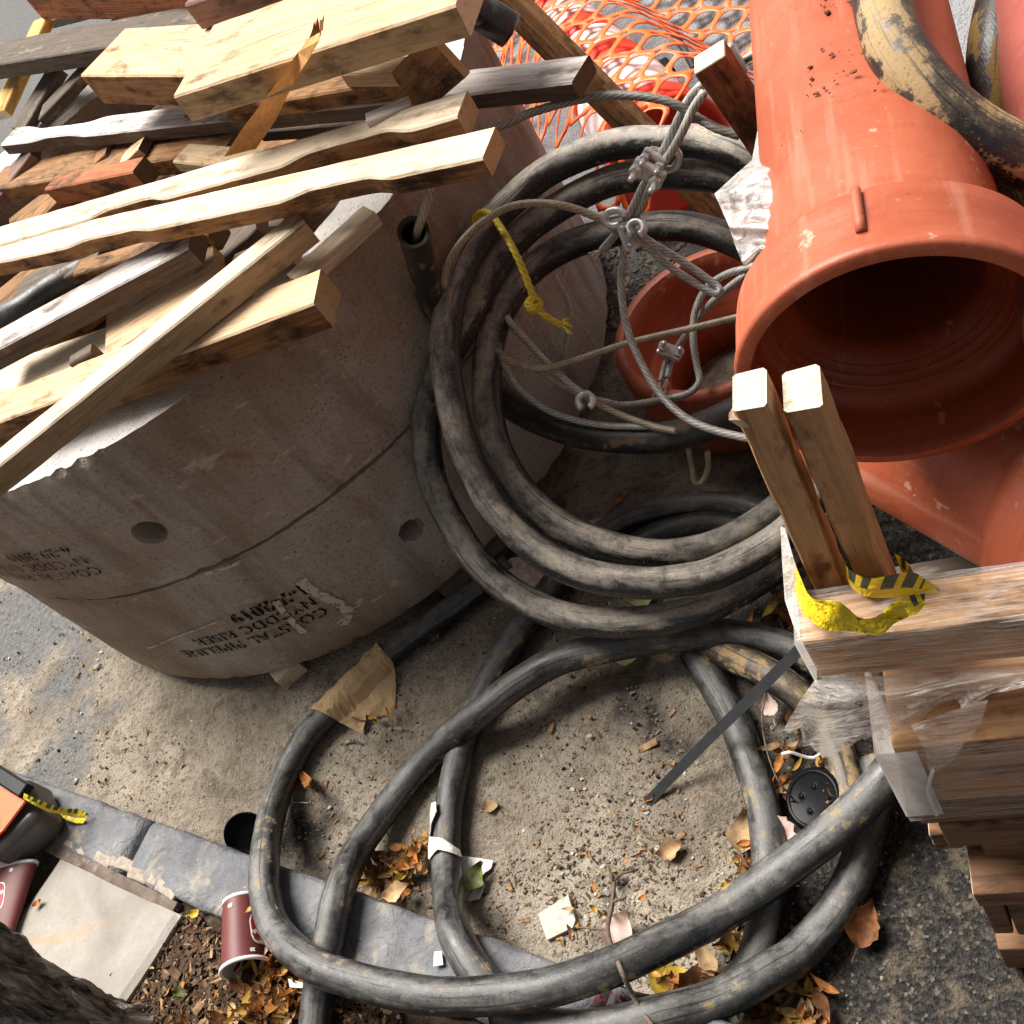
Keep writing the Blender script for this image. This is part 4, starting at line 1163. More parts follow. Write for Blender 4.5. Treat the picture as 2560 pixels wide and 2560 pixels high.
# yellow rope tied over the coil
ry = empty('yellow_rope', at(1266, 592, .72), 'yellow twisted rope tied round the coil with a frayed tail', 'rope')
P = [at(*p) for p in ((1192, 575, .69), (1186, 552, .705), (1197, 535, .715), (1215, 531, .72), (1236, 546, .715), (1266, 592, .705), (1288, 632, .69), (1308, 676, .665), (1325, 720, .635), (1337, 752, .61))]
tube('rope_line', P, .0062, MT['rope_yellow'], ry, seg=18, step=.004, lobes=3, lobe=.18, lay=.045)
kp_ = at(1334, 762, .60)
for i in range(3):
    m = frame(kp_, V((random.uniform(-1, 1), random.uniform(-1, 1), random.uniform(-1, 1))), V((random.uniform(-1, 1), 1, random.uniform(-1, 1))))
    tube('rope_knot', [m @ V((.012*cos(a), .012*sin(a), .003*sin(2*a))) for a in [j*2*pi/9 for j in range(10)]], .0062, MT['rope_yellow'], ry, seg=12, step=.004, lobes=3, lobe=.18, lay=.045)
P = [at(*p) for p in ((1337, 762, .60), (1352, 780, .585), (1382, 802, .56), (1402, 812, .545))]
tube('rope_tail', P, .0062, MT['rope_yellow'], ry, seg=18, step=.004, lobes=3, lobe=.18, lay=.045)
for i in range(14):
    e = at(1402 + random.uniform(10, 32), 812 + random.uniform(-16, 26), .54)
    tube('rope_fibre', [P[-1], P[-1].lerp(e, .5) + V((0, 0, .004)), e], .0016, MT['rope_yellow'], ry, seg=5, step=.006)

# ------------------------------------------------------------------ pallet side: stakes, wrapped beam, bundle, pallet
YAW = radians(-2.0)
BX = V((cos(YAW), sin(YAW), 0)); BY = V((-sin(YAW), cos(YAW), 0))
BO = V((-.188, .500, .0))                       # front left corner of the top beam, on plan
def bp(x, y, z): return BO + BX*x + BY*y + V((0, 0, z))
BM = frame(BO, BX, V((0, 0, 1)))
def stake(label, x0, x1, y0, y1, z0, z1, lean, mat='wood_stake', end='end_white', name='wooden_stake'):
    bm = bmesh.new()
    n = 26; sd = random.random()*50
    rings = []
    ch = .0025
    sec = [(x0+ch, y0), (x1-ch, y0), (x1, y0+ch), (x1, y1-ch), (x1-ch, y1), (x0+ch, y1), (x0, y1-ch), (x0, y0+ch)]
    for i in range(n+1):
        f = i/n; z = z0 + (z1-z0)*f
        rings.append([bm.verts.new((x + lean[0]*f + .0018*fbm(z*20, x*60+sd, y*60, 3), y + lean[1]*f + .0018*fbm(z*20+5, x*60, y*60+sd, 3), z + (.004*n3(x*90, y*90, sd) if i == n else 0))) for x, y in sec])
    for a, b in zip(rings, rings[1:]):
        for k in range(8):
            bm.faces.new((a[k], a[(k+1) % 8], b[(k+1) % 8], b[k]))
    f0 = bm.faces.new(rings[0][::-1]); f1 = bm.faces.new(rings[-1]); f0.material_index = f1.material_index = 1
    # local x along the stick for the grain
    cx = V(((x0+x1)/2, (y0+y1)/2, z0))
    R_ = frame(cx, V((0, 0, 1)), V((0, -1, 0)))
    Ri = R_.inverted()
    for v in bm.verts: v.co = Ri @ v.co
    o = bmobj(name, bm, [MT[mat], MT[end]], None, BM @ R_)
    return tag(o, label, 'stake', 'upright stakes round the pipe stack')
def px_on(u, v, y):       # local beam coords of a pixel on plane y (world)
    p = aty(u, v, y) - BO
    return p.dot(BX), p.z
s1 = px_on(1826, 1022, .575); s2 = px_on(1905, 1030, .575)
b1 = px_on(2026, 1490, .560); b2 = px_on(2112, 1488, .560)
stake('left of two upright stakes behind the wrapped beam, with a splintered white top', b1[0]+.002, b2[0]-.001, .058, .100, .62, s1[1], (s1[0]-b1[0], .012))
s3 = px_on(1960, 1028, .575); s4 = px_on(2055, 1018, .575)
b3 = px_on(2140, 1448, .565); b4 = px_on(2225, 1440, .565)
stake('right of two upright stakes, cracked top, looped with yellow caution tape', b3[0], b4[0], .062, .108, .62, s3[1], (s3[0]-b3[0], .012))
# splintered flap on the left stake
fl = [aty(1830, 1035, .574), aty(1890, 1050, .574), aty(1895, 1070, .572), aty(1850, 1068, .566), aty(1822, 1050, .566)]
o = mesh('torn_splinter', fl + [p + V((0, .006, 0)) for p in fl], [(0, 1, 2, 3, 4), (9, 8, 7, 6, 5)] + [(i, (i+1) % 5, 5+(i+1) % 5, 5+i) for i in range(5)], MT['wood_pale'])
tag(o, 'white torn splinter flap at the top of the left stake', 'splinter')
# far stake beyond the pipe, leaning
def far_stake():
    y = 1.30
    a = aty(1735, 185, y); b = aty(1905, 430, y); c = aty(1800, 175, y)
    e = (b-a); L = e.length*1.5; e.normalize()
    vw = (ORG-a).normalized(); s = (c-a) - e*(c-a).dot(e); w = .046; s.normalize()
    d = e.cross(s)
    if d.dot(vw) > 0: d = -d
    m = Matrix.Identity(4)
    for i in range(3): m[i][0] = e[i]; m[i][1] = s[i]; m[i][2] = d[i]; m[i][3] = a[i]
    bm = box_data(0, L, 0, w, 0, .04, .002)
    for f in bm.faces:
        if f.calc_center_median().x < .002: f.material_index = 1
    o = bmobj('wooden_stake', bm, [MT['wood_brown'], MT['end_white']], None, m)
    tag(o, 'far stake leaning against the left side of the large clay pipe', 'stake', 'upright stakes round the pipe stack')
far_stake()
# wrapped top beam
LB = 1.1
beam = empty('wrapped_beam', bp(0, 0, .87), 'film wrapped top beam at the right with stakes behind it', 'beam')
box('beam_timber', 0, LB, 0, .052, .869, .946, MT['wood_stake'], beam, BM, .004, .0015)
def film_sheet(name, rows, mats, parent, wr=.004, sub=10, mtx=None, rag=0.0, fold=0.0):
    """sheet through rows of points (each row the same count), gently crumpled"""
    R_ = [spline(r, .012) for r in rows]
    n = min(len(r) for r in R_)
    def samp(r, f):
        x = f*(len(r)-1); i = min(int(x), len(r)-2); return r[i].lerp(r[i+1], x-i)
    n = max(len(r) for r in R_)
    fine = []
    for k in range(len(R_)-1):
        for q in range(sub):
            fine.append([samp(R_[k], i/(n-1)).lerp(samp(R_[k+1], i/(n-1)), q/sub) for i in range(n)])
    fine.append([samp(R_[-1], i/(n-1)) for i in range(n)])
    vs, fs = [], []
    sd = random.random()*70
    for j, row in enumerate(fine):
        for i, p in enumerate(row):
            k = fbm(p.x*26+sd, p.y*26, p.z*34, 4)
            f = j/(len(fine)-1)
            if fold: k += fold*(abs(fbm(i*.02+sd, f*9 + .6*fbm(i*.05, sd, 2, 2), 3, 3)) - .3)
            q = p + (ORG-p).normalized()*wr*k
            if rag and f > .55:
                d = (row[i] - fine[0][i]); d = d.normalized() if d.length else V((0, 0, -1))
                q += d*rag*fbm(i*.23+sd, 2, 7, 4)*sstep(.55, 1, f)
            vs.append(q)
    for j in range(len(fine)-1):
        for i in range(n-1): fs.append((j*n+i, j*n+i+1, (j+1)*n+i+1, (j+1)*n+i))
    return mesh(name, vs, fs, mats, parent, mtx, True)
# wrap round the beam: front, top, left end
def wrap_beam():
    off = .003
    sec = [(-off, .862), (-off-.001, .90), (-off, .946), (.0, .950), (.026, .951), (.054, .950), (.056, .91)]
    rows = []
    for y, z in sec:
        rows.append([bp(x, y, z) for x in (-.004, .2, .5, .8, LB+.004)])
    film_sheet('stretch_wrap', rows, MT['film'], beam, .0022, 5)
    rows = [[bp(-.005, y, z) for y in (-.004, .026, .056)] for z in (.86, .90, .952)]
    film_sheet('wrap_end', rows, MT['film_milky'], beam, .003, 6)
wrap_beam()
# milky film pulled from the stake down to the beam end
y0 = .556
rows = [[aty(1951, 1315, .60), aty(1962, 1320, .60)], [aty(1955, 1400, .585), aty(1985, 1400, .57)], [aty(1962, 1500, .56), aty(2015, 1480, .556)], [aty(1982, 1560, .535), aty(2035, 1545, .53)], [aty(2005, 1612, .506), aty(2040, 1600, .503)]]
o = film_sheet('plastic_film', rows, MT['film_milky'], None, .004, 6)
tag(o, 'white bunched film stretched from the left stake to the beam end', 'plastic film', 'stretch film scraps')
# ragged drape hanging from the beam
top = [(2037, 1700), (2120, 1693), (2250, 1685), (2400, 1672), (2560, 1660), (2660, 1652)]
mid = [(2000, 1752), (2080, 1772), (2230, 1752), (2390, 1712), (2560, 1685), (2660, 1672)]
bot = [(1966, 1812), (2000, 1845), (2054, 1892), (2112, 1875), (2160, 1852), (2207, 1832), (2300, 1800), (2390, 1770), (2464, 1741), (2560, 1706), (2660, 1690)]
bot = [(u, v + 9*n3(i*1.7, 3)) for i, (u, v) in enumerate(bot)]
rows = [[aty(u, v, .494) for u, v in top], [aty(u, v, .468 - .02*(u < 2150)) for u, v in mid], [aty(u, v, .462) for u, v in bot]]
o = film_sheet('plastic_film', rows, MT['film_rag'], None, .006, 12, None, .030, 2.2)
tag(o, 'ragged skirt of stretch film hanging below the wrapped beam', 'plastic film', 'stretch film scraps')
rows = [[aty(2275, 1812, .452), aty(2330, 1795, .450), aty(2400, 1770, .450), aty(2480, 1745, .452)],
        [aty(2300, 1850, .445), aty(2345, 1845, .443), aty(2400, 1835, .444), aty(2455, 1810, .448)],
        [aty(2318, 1895, .442), aty(2345, 1905, .441), aty(2375, 1912, .441), aty(2395, 1880, .443)],
        [aty(2322, 1930, .440), aty(2332, 1935, .440), aty(2338, 1935, .440), aty(2342, 1925, .440)]]
o = film_sheet('plastic_film', rows, MT['film_rag'], None, .006, 9, None, .018, 1.5)
tag(o, 'torn tongue of film dangling in front of the wrapped lumber bundle', 'plastic film', 'stretch film scraps')
o = tube('film_strand', [aty(u, v, .440) for u, v in ((2332, 1925), (2322, 1965), (2326, 1995), (2337, 2020), (2342, 2036))], .0025, MT['film_milky'], seg=8, step=.006, wob=.0015)
tag(o, 'twisted film strand trailing from the torn tongue', 'plastic film', 'stretch film scraps')
o = tube('film_strand', [aty(u, v, .45) for u, v in ((2050, 1885), (2030, 1895), (2000, 1888), (1975, 1880), (1955, 1885))], .0016, MT['film_milky'], seg=6, step=.006)
tag(o, 'thin white film thread trailing left from the ragged skirt', 'plastic film', 'stretch film scraps')
MT['film_bag'] = film_mat('film_bag', .35, .95, (4, 4, 4), (.95, .93, .90), .36, .62)
# film bag round the left flank of the large pipe
rows = [[aty(1905, 265, 1.22), aty(1925, 270, 1.20), aty(1945, 300, 1.18)],
        [aty(1880, 400, 1.10), aty(1930, 400, 1.04), aty(1950, 405, 1.0)],
        [aty(1786, 484, 1.02), aty(1870, 470, .98), aty(1960, 480, .95)],
        [aty(1820, 560, .98), aty(1880, 565, .95), aty(1950, 570, .92)],
        [aty(1835, 610, .97), aty(1875, 625, .94), aty(1942, 610, .91)],
        [aty(1858, 650, .96), aty(1885, 652, .94), aty(1925, 625, .92)]]
o = film_sheet('plastic_film', rows, MT['film_bag'], None, .014, 10, None, .02, 2.0)
tag(o, 'milky plastic bag draped by the left flank of the large clay pipe', 'plastic film', 'stretch film scraps')
rows = [[aty(1905, 640, .86), aty(1945, 620, .85)], [aty(1890, 680, .84), aty(1920, 680, .82)], [aty(1878, 740, .80), aty(1888, 745, .79)]]
o = film_sheet('plastic_film', rows, MT['film_milky'], None, .006, 6)
tag(o, 'film tail clinging to the left rim of the large pipe bell', 'plastic film', 'stretch film scraps')

# wrapped lumber bundle below the beam
PX0 = -.150
bund = empty('lumber_bundle', V((PX0, .46, .50)), 'film wrapped stack of reddish boards under the beam at the right edge', 'lumber')
for k in range(4):
    z0 = .492 + k*.076
    x0 = PX0 + (.022 if k == 0 else .004*k)
    box('board', x0, 1.0, .448 + .003*(k % 2), .60, z0, z0+.073, [MT['wood_pallet'] if k < 2 else MT['wood_stake']], bund, None, .003, .0012)
rows = [[V((x, .4445, z)) for x in (PX0-.004, .1, .4, .8, 1.0)] for z in (.60, .66, .72, .80)]
film_sheet('stretch_wrap', rows, MT['film'], bund, .0022, 6)
rows = [[V((PX0-.005, y, z)) for y in (.444, .50, .60)] for z in (.615, .67, .73, .80)]
film_sheet('wrap_end', rows, MT['film_milky'], bund, .003, 6)
rows = [[V((x, .4430, z)) for x in (PX0-.005, PX0+.015, PX0+.035)] for z in (.620, .67, .73, .80)]
film_sheet('wrap_corner', rows, MT['film_milky'], bund, .003, 6)
# wooden pallet under it
pal = empty('wooden_pallet', V((-.12, .45, 0)), 'brown wooden pallet with white sawn board ends at the lower right corner', 'pallet')
X1 = 1.0
zt = lambda u, v, y=.45: aty(u, v, y).z
box('deck_board', -.118, X1, .470, .60, .462, .486, MT['wood_dark'], pal, None, .002, .001)
def end_white(name, x0, x1, y0, y1, z0, z1, mat):
    bm = box_data(x0, x1, y0, y1, z0, z1, .003)
    bmesh.ops.subdivide_edges(bm, edges=list(bm.edges), cuts=2, use_grid_fill=True)
    for v in bm.verts: v.co += V((n3(v.co.x*40, v.co.y*40, v.co.z*40), n3(v.co.y*40, v.co.z*40, 5), n3(v.co.z*40, v.co.y*40, 9)))*.0022
    bm.normal_update()
    for f in bm.faces:
        if f.normal.x < -.7: f.material_index = 1
    return bmobj(name, bm, [MT[mat], MT['end_pale']], pal)
end_white('stringer', -.117, X1, .420, .505, .338, .395, 'wood_pallet')
end_white('deck_cleat', -.150, -.118, .470, .520, .415, .470, 'wood_brown')
box('block', -.095, .03, .465, .60, .398, .460, MT['wood_pallet'], pal, None, .003, .001)
box('block', .09, .30, .465, .60, .398, .460, MT['wood_pallet'], pal, None, .003, .001)
box('block', -.114, -.088, .424, .52, .190, .335, MT['wood_pallet'], pal, None, .003, .001)
box('block', -.084, .6, .421, .52, .190, .335, MT['wood_pallet'], pal, None, .003, .001)
box('runner_board', -.117, X1, .418, .53, .020, .127, MT['wood_pallet'], pal, None, .003, .001)
for x in (-.05, .3, .8):
    box('foot_block', x, x+.1, .44, .52, 0.0, .019, MT['wood_dark'], pal, None, .003)
    box('riser_block', x, x+.1, .44, .52, .129, .188, MT['wood_dark'], pal, None, .003)
# pipe rack behind: bearers the pipes lie on
rack = empty('pipe_bearer', V((0, 1.0, .5)), 'dark timber bearers carrying the clay pipes behind the pallet', 'timber')
box('bearer', -.16, 1.0, .72, .80, .50, .575, MT['wood_dark'], rack, None, .004, .001)
box('bearer', -.16, 1.0, 1.35, 1.43, .50, .575, MT['wood_dark'], rack, None, .004, .001)
for x in (-.12, .45): 
    box('post', x, x+.045, .73, .79, 0, .50, MT['wood_brown'], rack, None, .003)
    box('post', x, x+.045, 1.36, 1.42, 0, .50, MT['wood_brown'], rack, None, .003)
# dark boards added in place of the black shade behind the beam
for z0_ in (.10, .235, .37, .505):
    box('shade_board', -.115, 1.0, .618, .640, z0_, z0_+.125, MT['wood_dark'], rack, None, .003, .001)
# upper pipes chock
box('chock', -.10, .70, 1.30, 1.37, .577, .875, MT['wood_dark'], rack, None, .004)

# caution tape looped round the stakes
def ribbon(name, upper, lower, parent, y, ulen=1.0, mat='tape', wr=.003):
    U = spline([aty(u, v, yy) for (u, v), yy in zip(upper, y)], .006); Lw = spline([aty(u, v, yy - .004) for (u, v), yy in zip(lower, y)], .006)
    n = max(len(U), len(Lw)); rows = 6
    def samp(r, f):
        x = f*(len(r)-1); i = min(int(x), len(r)-2); return r[i].lerp(r[i+1], x-i)
    vs, fs, uv = [], [], []
    for i in range(n):
        f = i/(n-1); a = samp(U, f); b = samp(Lw, f)
        for k in range(rows):
            p = a.lerp(b, k/(rows-1)); q = fbm(f*16, k*.9, len(upper), 4)
            vs.append(p + (ORG-p).normalized()*wr*q); uv.append((f*ulen, k/(rows-1)))
    for i in range(n-1):
        for k in range(rows-1): fs.append((i*rows+k, i*rows+k+1, (i+1)*rows+k+1, (i+1)*rows+k))
    return mesh(name, vs, fs, MT[mat], parent, None, True, None, uv)
_b = NB('tape_yellow')
_n = _b.noise(_b.coord('Object'), 60, 4, .65)
_c = _b.mix(_b.step(_n, .64, .72), (.86, .62, .02), (.42, .26, .03))
MT['tape_plain'] = _b.done(_c, .32, _b.bump(_b.noise(_b.coord('Object'), 20, 4, .6, 1.8), 1.0, .014), .5)
tp = empty('caution_tape', aty(2160, 1500, .50), 'yellow caution tape tied round the stakes on the wrapped beam', 'tape')
ribbon('tape_loop', [(1980, 1385), (2000, 1440), (2030, 1495), (2090, 1502), (2120, 1520), (2150, 1545), (2190, 1542), (2225, 1512), (2252, 1494)],
       [(1985, 1450), (1992, 1500), (2018, 1545), (2060, 1574), (2120, 1578), (2165, 1584), (2203, 1588), (2235, 1560), (2275, 1540)], tp, [.585, .553, .515, .497, .494, .490, .487, .488, .490], .5, 'tape_plain', .007)
ribbon('tape_knot', [(2250, 1492), (2280, 1487), (2312, 1484)], [(2272, 1542), (2296, 1532), (2314, 1506)], tp, [.486, .484, .486], .16, 'tape')
ribbon('tape_band', [(2098, 1388), (2125, 1425), (2170, 1446), (2235, 1436), (2282, 1430), (2320, 1452), (2354, 1476)],
       [(2112, 1432), (2130, 1470), (2165, 1492), (2222, 1494), (2262, 1491), (2312, 1486), (2354, 1480)], tp, [.575, .548, .535, .533, .535, .535, .535], .62, 'tape')
ribbon('tape_back', [(2236, 1384), (2262, 1398), (2286, 1432)], [(2250, 1420), (2262, 1440), (2280, 1450)], tp, [.60, .60, .585], .2, 'tape')

# ------------------------------------------------------------------ far side: safety net, traffic drum
def net_height(x, y):
    h = .035 + .03*fbm(x*3, y*3, 2, 3)
    # rides over the fallen drum
    a = V((-.60, 2.47)); b = V((-1.02, 3.5)); p = V((x, y))
    t = min(max((p-a).dot(b-a)/(b-a).length_squared, 0), 1); d = (p-(a+(b-a)*t)).length
    rad = .185 - .06*t
    cz = .155 - .05*t
    h = max(h, (cz + rad + .005)*(1 - sstep(.6*rad, 2.6*rad, d)))
    return h
def safety_net():
    vs, fs = [], []
    cw, chh = .092, .118; rot = radians(-28)
    ca, sa = cos(rot), sin(rot); S = 20
    org = V((-.95, 3.15))
    nx, ny = 16, 20
    for j in range(-ny//2, ny//2):
        for i in range(-nx//2, nx//2):
            cx, cy = (i+.5)*cw, (j+.5)*chh
            wpos = org + V((cx*ca - cy*sa, cx*sa + cy*ca))
            if not (-1.75 < wpos.x < .02 and 2.2 < wpos.y < 4.6): continue
            if (wpos - V((RC.x, RC.y))).length < RR+.1: continue
            if wpos.x > -.22 and wpos.y < 2.2: continue
            base = len(vs)
            for k in range(S):
                a = 2*pi*k/S
                c, s = cos(a), sin(a)
                m_ = max(abs(c), abs(s))
                ox, oy = c/m_*cw*.5, s/m_*chh*.5
                sup = (abs(c)**3.2 + abs(s)**3.2)**(-1/3.2)
                jit = 1 + .10*n3(i*3.1, j*2.7, k*.3)
                hx, hy = c*sup*cw*.405*jit, s*sup*chh*.425*jit
                for (px, py, lift) in ((ox, oy, 0), (hx, hy, .002)):
                    gx, gy = cx+px, cy+py
                    gx += .02*fbm(gx*3, gy*3, 9, 2); gy += .02*fbm(gx*3, gy*3, 4, 2)
                    X, Y = org.x + gx*ca - gy*sa, org.y + gx*sa + gy*ca
                    vs.append((X, Y, net_height(X, Y) + lift))
            for k in range(S):
                k2 = (k+1) % S
                fs.append((base+2*k, base+2*k2, base+2*k2+1, base+2*k+1))
    o = mesh('safety_net', vs, fs, MT['orange_net'], smooth=True)
    bm = bmesh.new(); bm.from_mesh(o.data); bmesh.ops.remove_doubles(bm, verts=list(bm.verts), dist=.0015); bmesh.ops.recalc_face_normals(bm, faces=list(bm.faces)); bm.to_mesh(o.data); bm.free()
    sm = o.modifiers.new('thickness', 'SOLIDIFY'); sm.thickness = .003
    tag(o, 'orange plastic mesh safety fence lying crumpled on the road', 'safety net')
safety_net()
def drum():
    b0 = V((-.60, 2.47, .16)); b1 = V((-1.02, 3.5, .11))
    base = empty('traffic_drum', (b0.x, b0.y, 0), 'orange and white banded traffic barrel lying under the safety net', 'traffic barrel')
    ax = (b1-b0).normalized(); m = frame(b0, ax.orthogonal(), ax); L = (b1-b0).length
    def band(name, z0, z1, mat):
        r = lambda z: .155 - .05*z/L
        lathe(name, [(r(z0)-.001, z0), (r(z0)+.006, z0+.01), (r((z0+z1)/2)+.003, (z0+z1)/2), (r(z1)+.006, z1-.01), (r(z1)-.001, z1)], MT[mat], base, m, 48)
    cuts = [0, .10, .34, .46, .60, .72, .88, 1.0]
    for k in range(7): band('orange_band' if k % 2 == 0 else 'white_band', L*cuts[k], L*cuts[k+1], 'orange' if k % 2 == 0 else 'white_band')
    lathe('base_flange', [(.001, -.02), (.14, -.02), (.15, -.035), (.166, -.037), (.173, -.030), (.173, -.016), (.165, -.008), (.156, .002)], MT['orange'], base, m, 56)
    lathe('top_cap', [(.105, L), (.09, L+.03), (.001, L+.035)], MT['orange'], base, m, 40)
    # black strap scrap and handle
    tube('handle', [b1 + V((-.06, .02, .05)), b1 + V((-.03, .06, .10)), b1 + V((.04, .05, .10)), b1 + V((.07, 0, .04))], .012, MT['black_plastic'], base, seg=10)
drum()
a_ = at(1615, 215, .16); d_ = at(1650, 195, .16) - a_
o = box('rubber_block', -.09, .09, -.045, .045, -.02, .03, MT['black_plastic'], mtx=frame(a_, d_, V((0, 0, 1))), bev=.01)
tag(o, 'black rubber block with a yellow smear lying on the orange barrel', 'rubber block')
o = tube('dark_strap', [at(u, v, .12) for u, v in ((1672, 70), (1690, 92), (1705, 115), (1720, 140), (1738, 170))], .012, MT['strap'], seg=8, wob=.004)
tag(o, 'black strap end twisted in the safety net below the top edge', 'strap')

# ------------------------------------------------------------------ tree trunk
MT['leaf_live'] = plain('leaf_live', (.07, .085, .025), .6, .4, 20, .2, .3)
def tree():
    a = V((-1.812, .158, .05)); base = empty('street_tree', a, 'dark rough barked street tree trunk in the lower left corner', 'tree')
    seg = 170; vs, fs = [], []
    hs = [-.02 + .012*i for i in range(80)] + [.95 + .1*i for i in range(1, 36)]
    for z in hs:
        f = z
        c = V((.036, .081))*min(f/.37, 3.2)
        r = .148*(1 - .035*z) + .10*math.exp(-z/.07)
        for k in range(seg):
            t = 2*pi*k/seg
            fl = 1 + .25*math.exp(-z/.10)*n3(cos(t)*1.5, sin(t)*1.5, 4)
            rid = abs(n3(cos(t)*7 + .5*n3(z*7, t), sin(t)*7, z*2.2))
            bump = .026*(min(rid*2.6, 1) - .5) + .012*fbm(cos(t)*18, sin(t)*18, z*11, 4)
            vs.append((c.x + (r*fl+bump)*cos(t), c.y + (r*fl+bump)*sin(t), z))
    for i in range(len(hs)-1):
        for k in range(seg):
            k2 = (k+1) % seg; fs.append((i*seg+k, i*seg+k2, (i+1)*seg+k2, (i+1)*seg+k))
    mesh('trunk', vs, fs, MT['bark'], base, Matrix.Translation(a), True)
    top = a + V((.3, .26, 3.6))
    rnd = random.Random(77)
    tips = []
    for j in range(7):
        t = -2.9 + j*.42
        e = top + V((cos(t)*rnd.uniform(1.3, 2.6) + .3, sin(t)*rnd.uniform(1.6, 2.8) - .4, rnd.uniform(-.5, 1.3)))
        tube('limb', [top + V((0, 0, -.12*j)), top.lerp(e, .5) + V((0, 0, .35)), e], .075, MT['bark'], base, seg=12, step=.08, rfun=lambda f: 1-.75*f)
        tips += [top.lerp(e, f) + V((0, 0, .3*sin(pi*f))) for f in (.35, .55, .75, .9, 1.0)]
    vs, fs = [], []
    for c in tips:               # unseen leaf clumps added over the pavement side to block sky light
        rr = rnd.uniform(.45, .75)
        for _ in range(330):
            d = V((rnd.gauss(0, 1), rnd.gauss(0, 1), rnd.gauss(0, .7)))
            p = c + d*rr*.55
            if p.z < 2.45 or p.y > .1: continue
            u = V((rnd.gauss(0, 1), rnd.gauss(0, 1), rnd.gauss(0, .5))).normalized()*rnd.uniform(.05, .09)
            w = u.orthogonal().normalized()*rnd.uniform(.022, .04)
            k = len(vs); vs += [p-u, p+w, p+u, p-w]; fs.append((k, k+1, k+2, k+3))
    mesh('sky_block_crown', vs, fs, MT['leaf_live'], base)
tree()

# ------------------------------------------------------------------ barricade foot at the left edge
def barricade():
    p0 = at(52, 2026, .235); p1 = at(-36, 2144, .205)
    d = (p1-p0); d.z = 0; d.normalize()
    base = empty('barricade_foot', V((p0.x, p0.y, .13)), 'grey moulded barricade foot with an orange panel at the left edge', 'barricade')
    m = frame(p0, d, V((0, 0, 1)))
    ys = 1 if (m.to_3x3() @ V((0, 1, 0))).x < 0 else -1
    bm = box_data(-.035, (p1-p0).length*.82, *((-.05, .10) if ys > 0 else (-.10, .05)), -.105, 0, 0)
    bmesh.ops.bevel(bm, geom=list(bm.edges), offset=.028, segments=7, profile=.5, affect='EDGES')
    bmobj('foot_block', bm, MT['grey_plastic'], base, m, True)
    # reflective orange panel lying on the foot, held by a black bar
    pts = [at(-120, 1915, .262), at(-12, 1960, .262), at(62, 2002, .258), at(6, 2076, .252), at(-120, 2190, .250)]
    th = V((0, 0, -.006))
    mesh('orange_panel', pts + [p+th for p in pts], [(0, 1, 2, 3, 4)[::-1], (5, 6, 7, 8, 9)] + [(i, (i+1) % 5, 5+(i+1) % 5, 5+i) for i in range(5)], MT['orange_bar'], base)
    P0, P1 = at(-90, 1880, .285), at(66, 1980, .268)
    e = P1-P0
    box('frame_bar', 0, e.length, -.018, .018, -.014, .010, MT['lid_black'], base, frame(P0, e, V((0, 0, 1))), .005)
MT['orange_bar'] = plain('orange_sheeting', (.90, .12, .015), .35, .08, 30, .05, .5, 0, (.30, .05, .02), .12)
barricade()
ct = empty('caution_tape', at(140, 2030, .15), 'scrap of yellow and black caution tape on the kerb by the grey foot', 'tape')
def flat_ribbon(name, upper, lower, zs, parent, ulen, mat='tape'):
    U = [at(u, v, z) for (u, v), z in zip(upper, zs)]; L = [at(u, v, z - .002) for (u, v), z in zip(lower, zs)]
    vs, fs, uv = [], [], []
    n = len(U)
    for i in range(n):
        for k in range(4):
            p = U[i].lerp(L[i], k/3) + V((0, 0, .003*n3(i*1.3, k*1.1, 3))); vs.append(p); uv.append((i/(n-1)*ulen, k/3))
    for i in range(n-1):
        for k in range(3): fs.append((i*4+k, i*4+k+1, (i+1)*4+k+1, (i+1)*4+k))
    return mesh(name, vs, fs, MT[mat], parent, None, True, None, uv)
flat_ribbon('tape_strip', [(60, 1983), (95, 1998), (130, 2012), (165, 2022), (195, 2022), (222, 2034)], [(57, 1996), (88, 2014), (120, 2030), (158, 2036), (190, 2042), (216, 2044)], [.285, .265, .23, .19, .165, .150], ct, .9)
flat_ribbon('tape_tail', [(150, 2034), (185, 2044), (216, 2046)], [(158, 2046), (190, 2058), (208, 2058)], [.150, .142, .140], ct, .2, 'tape_plain')

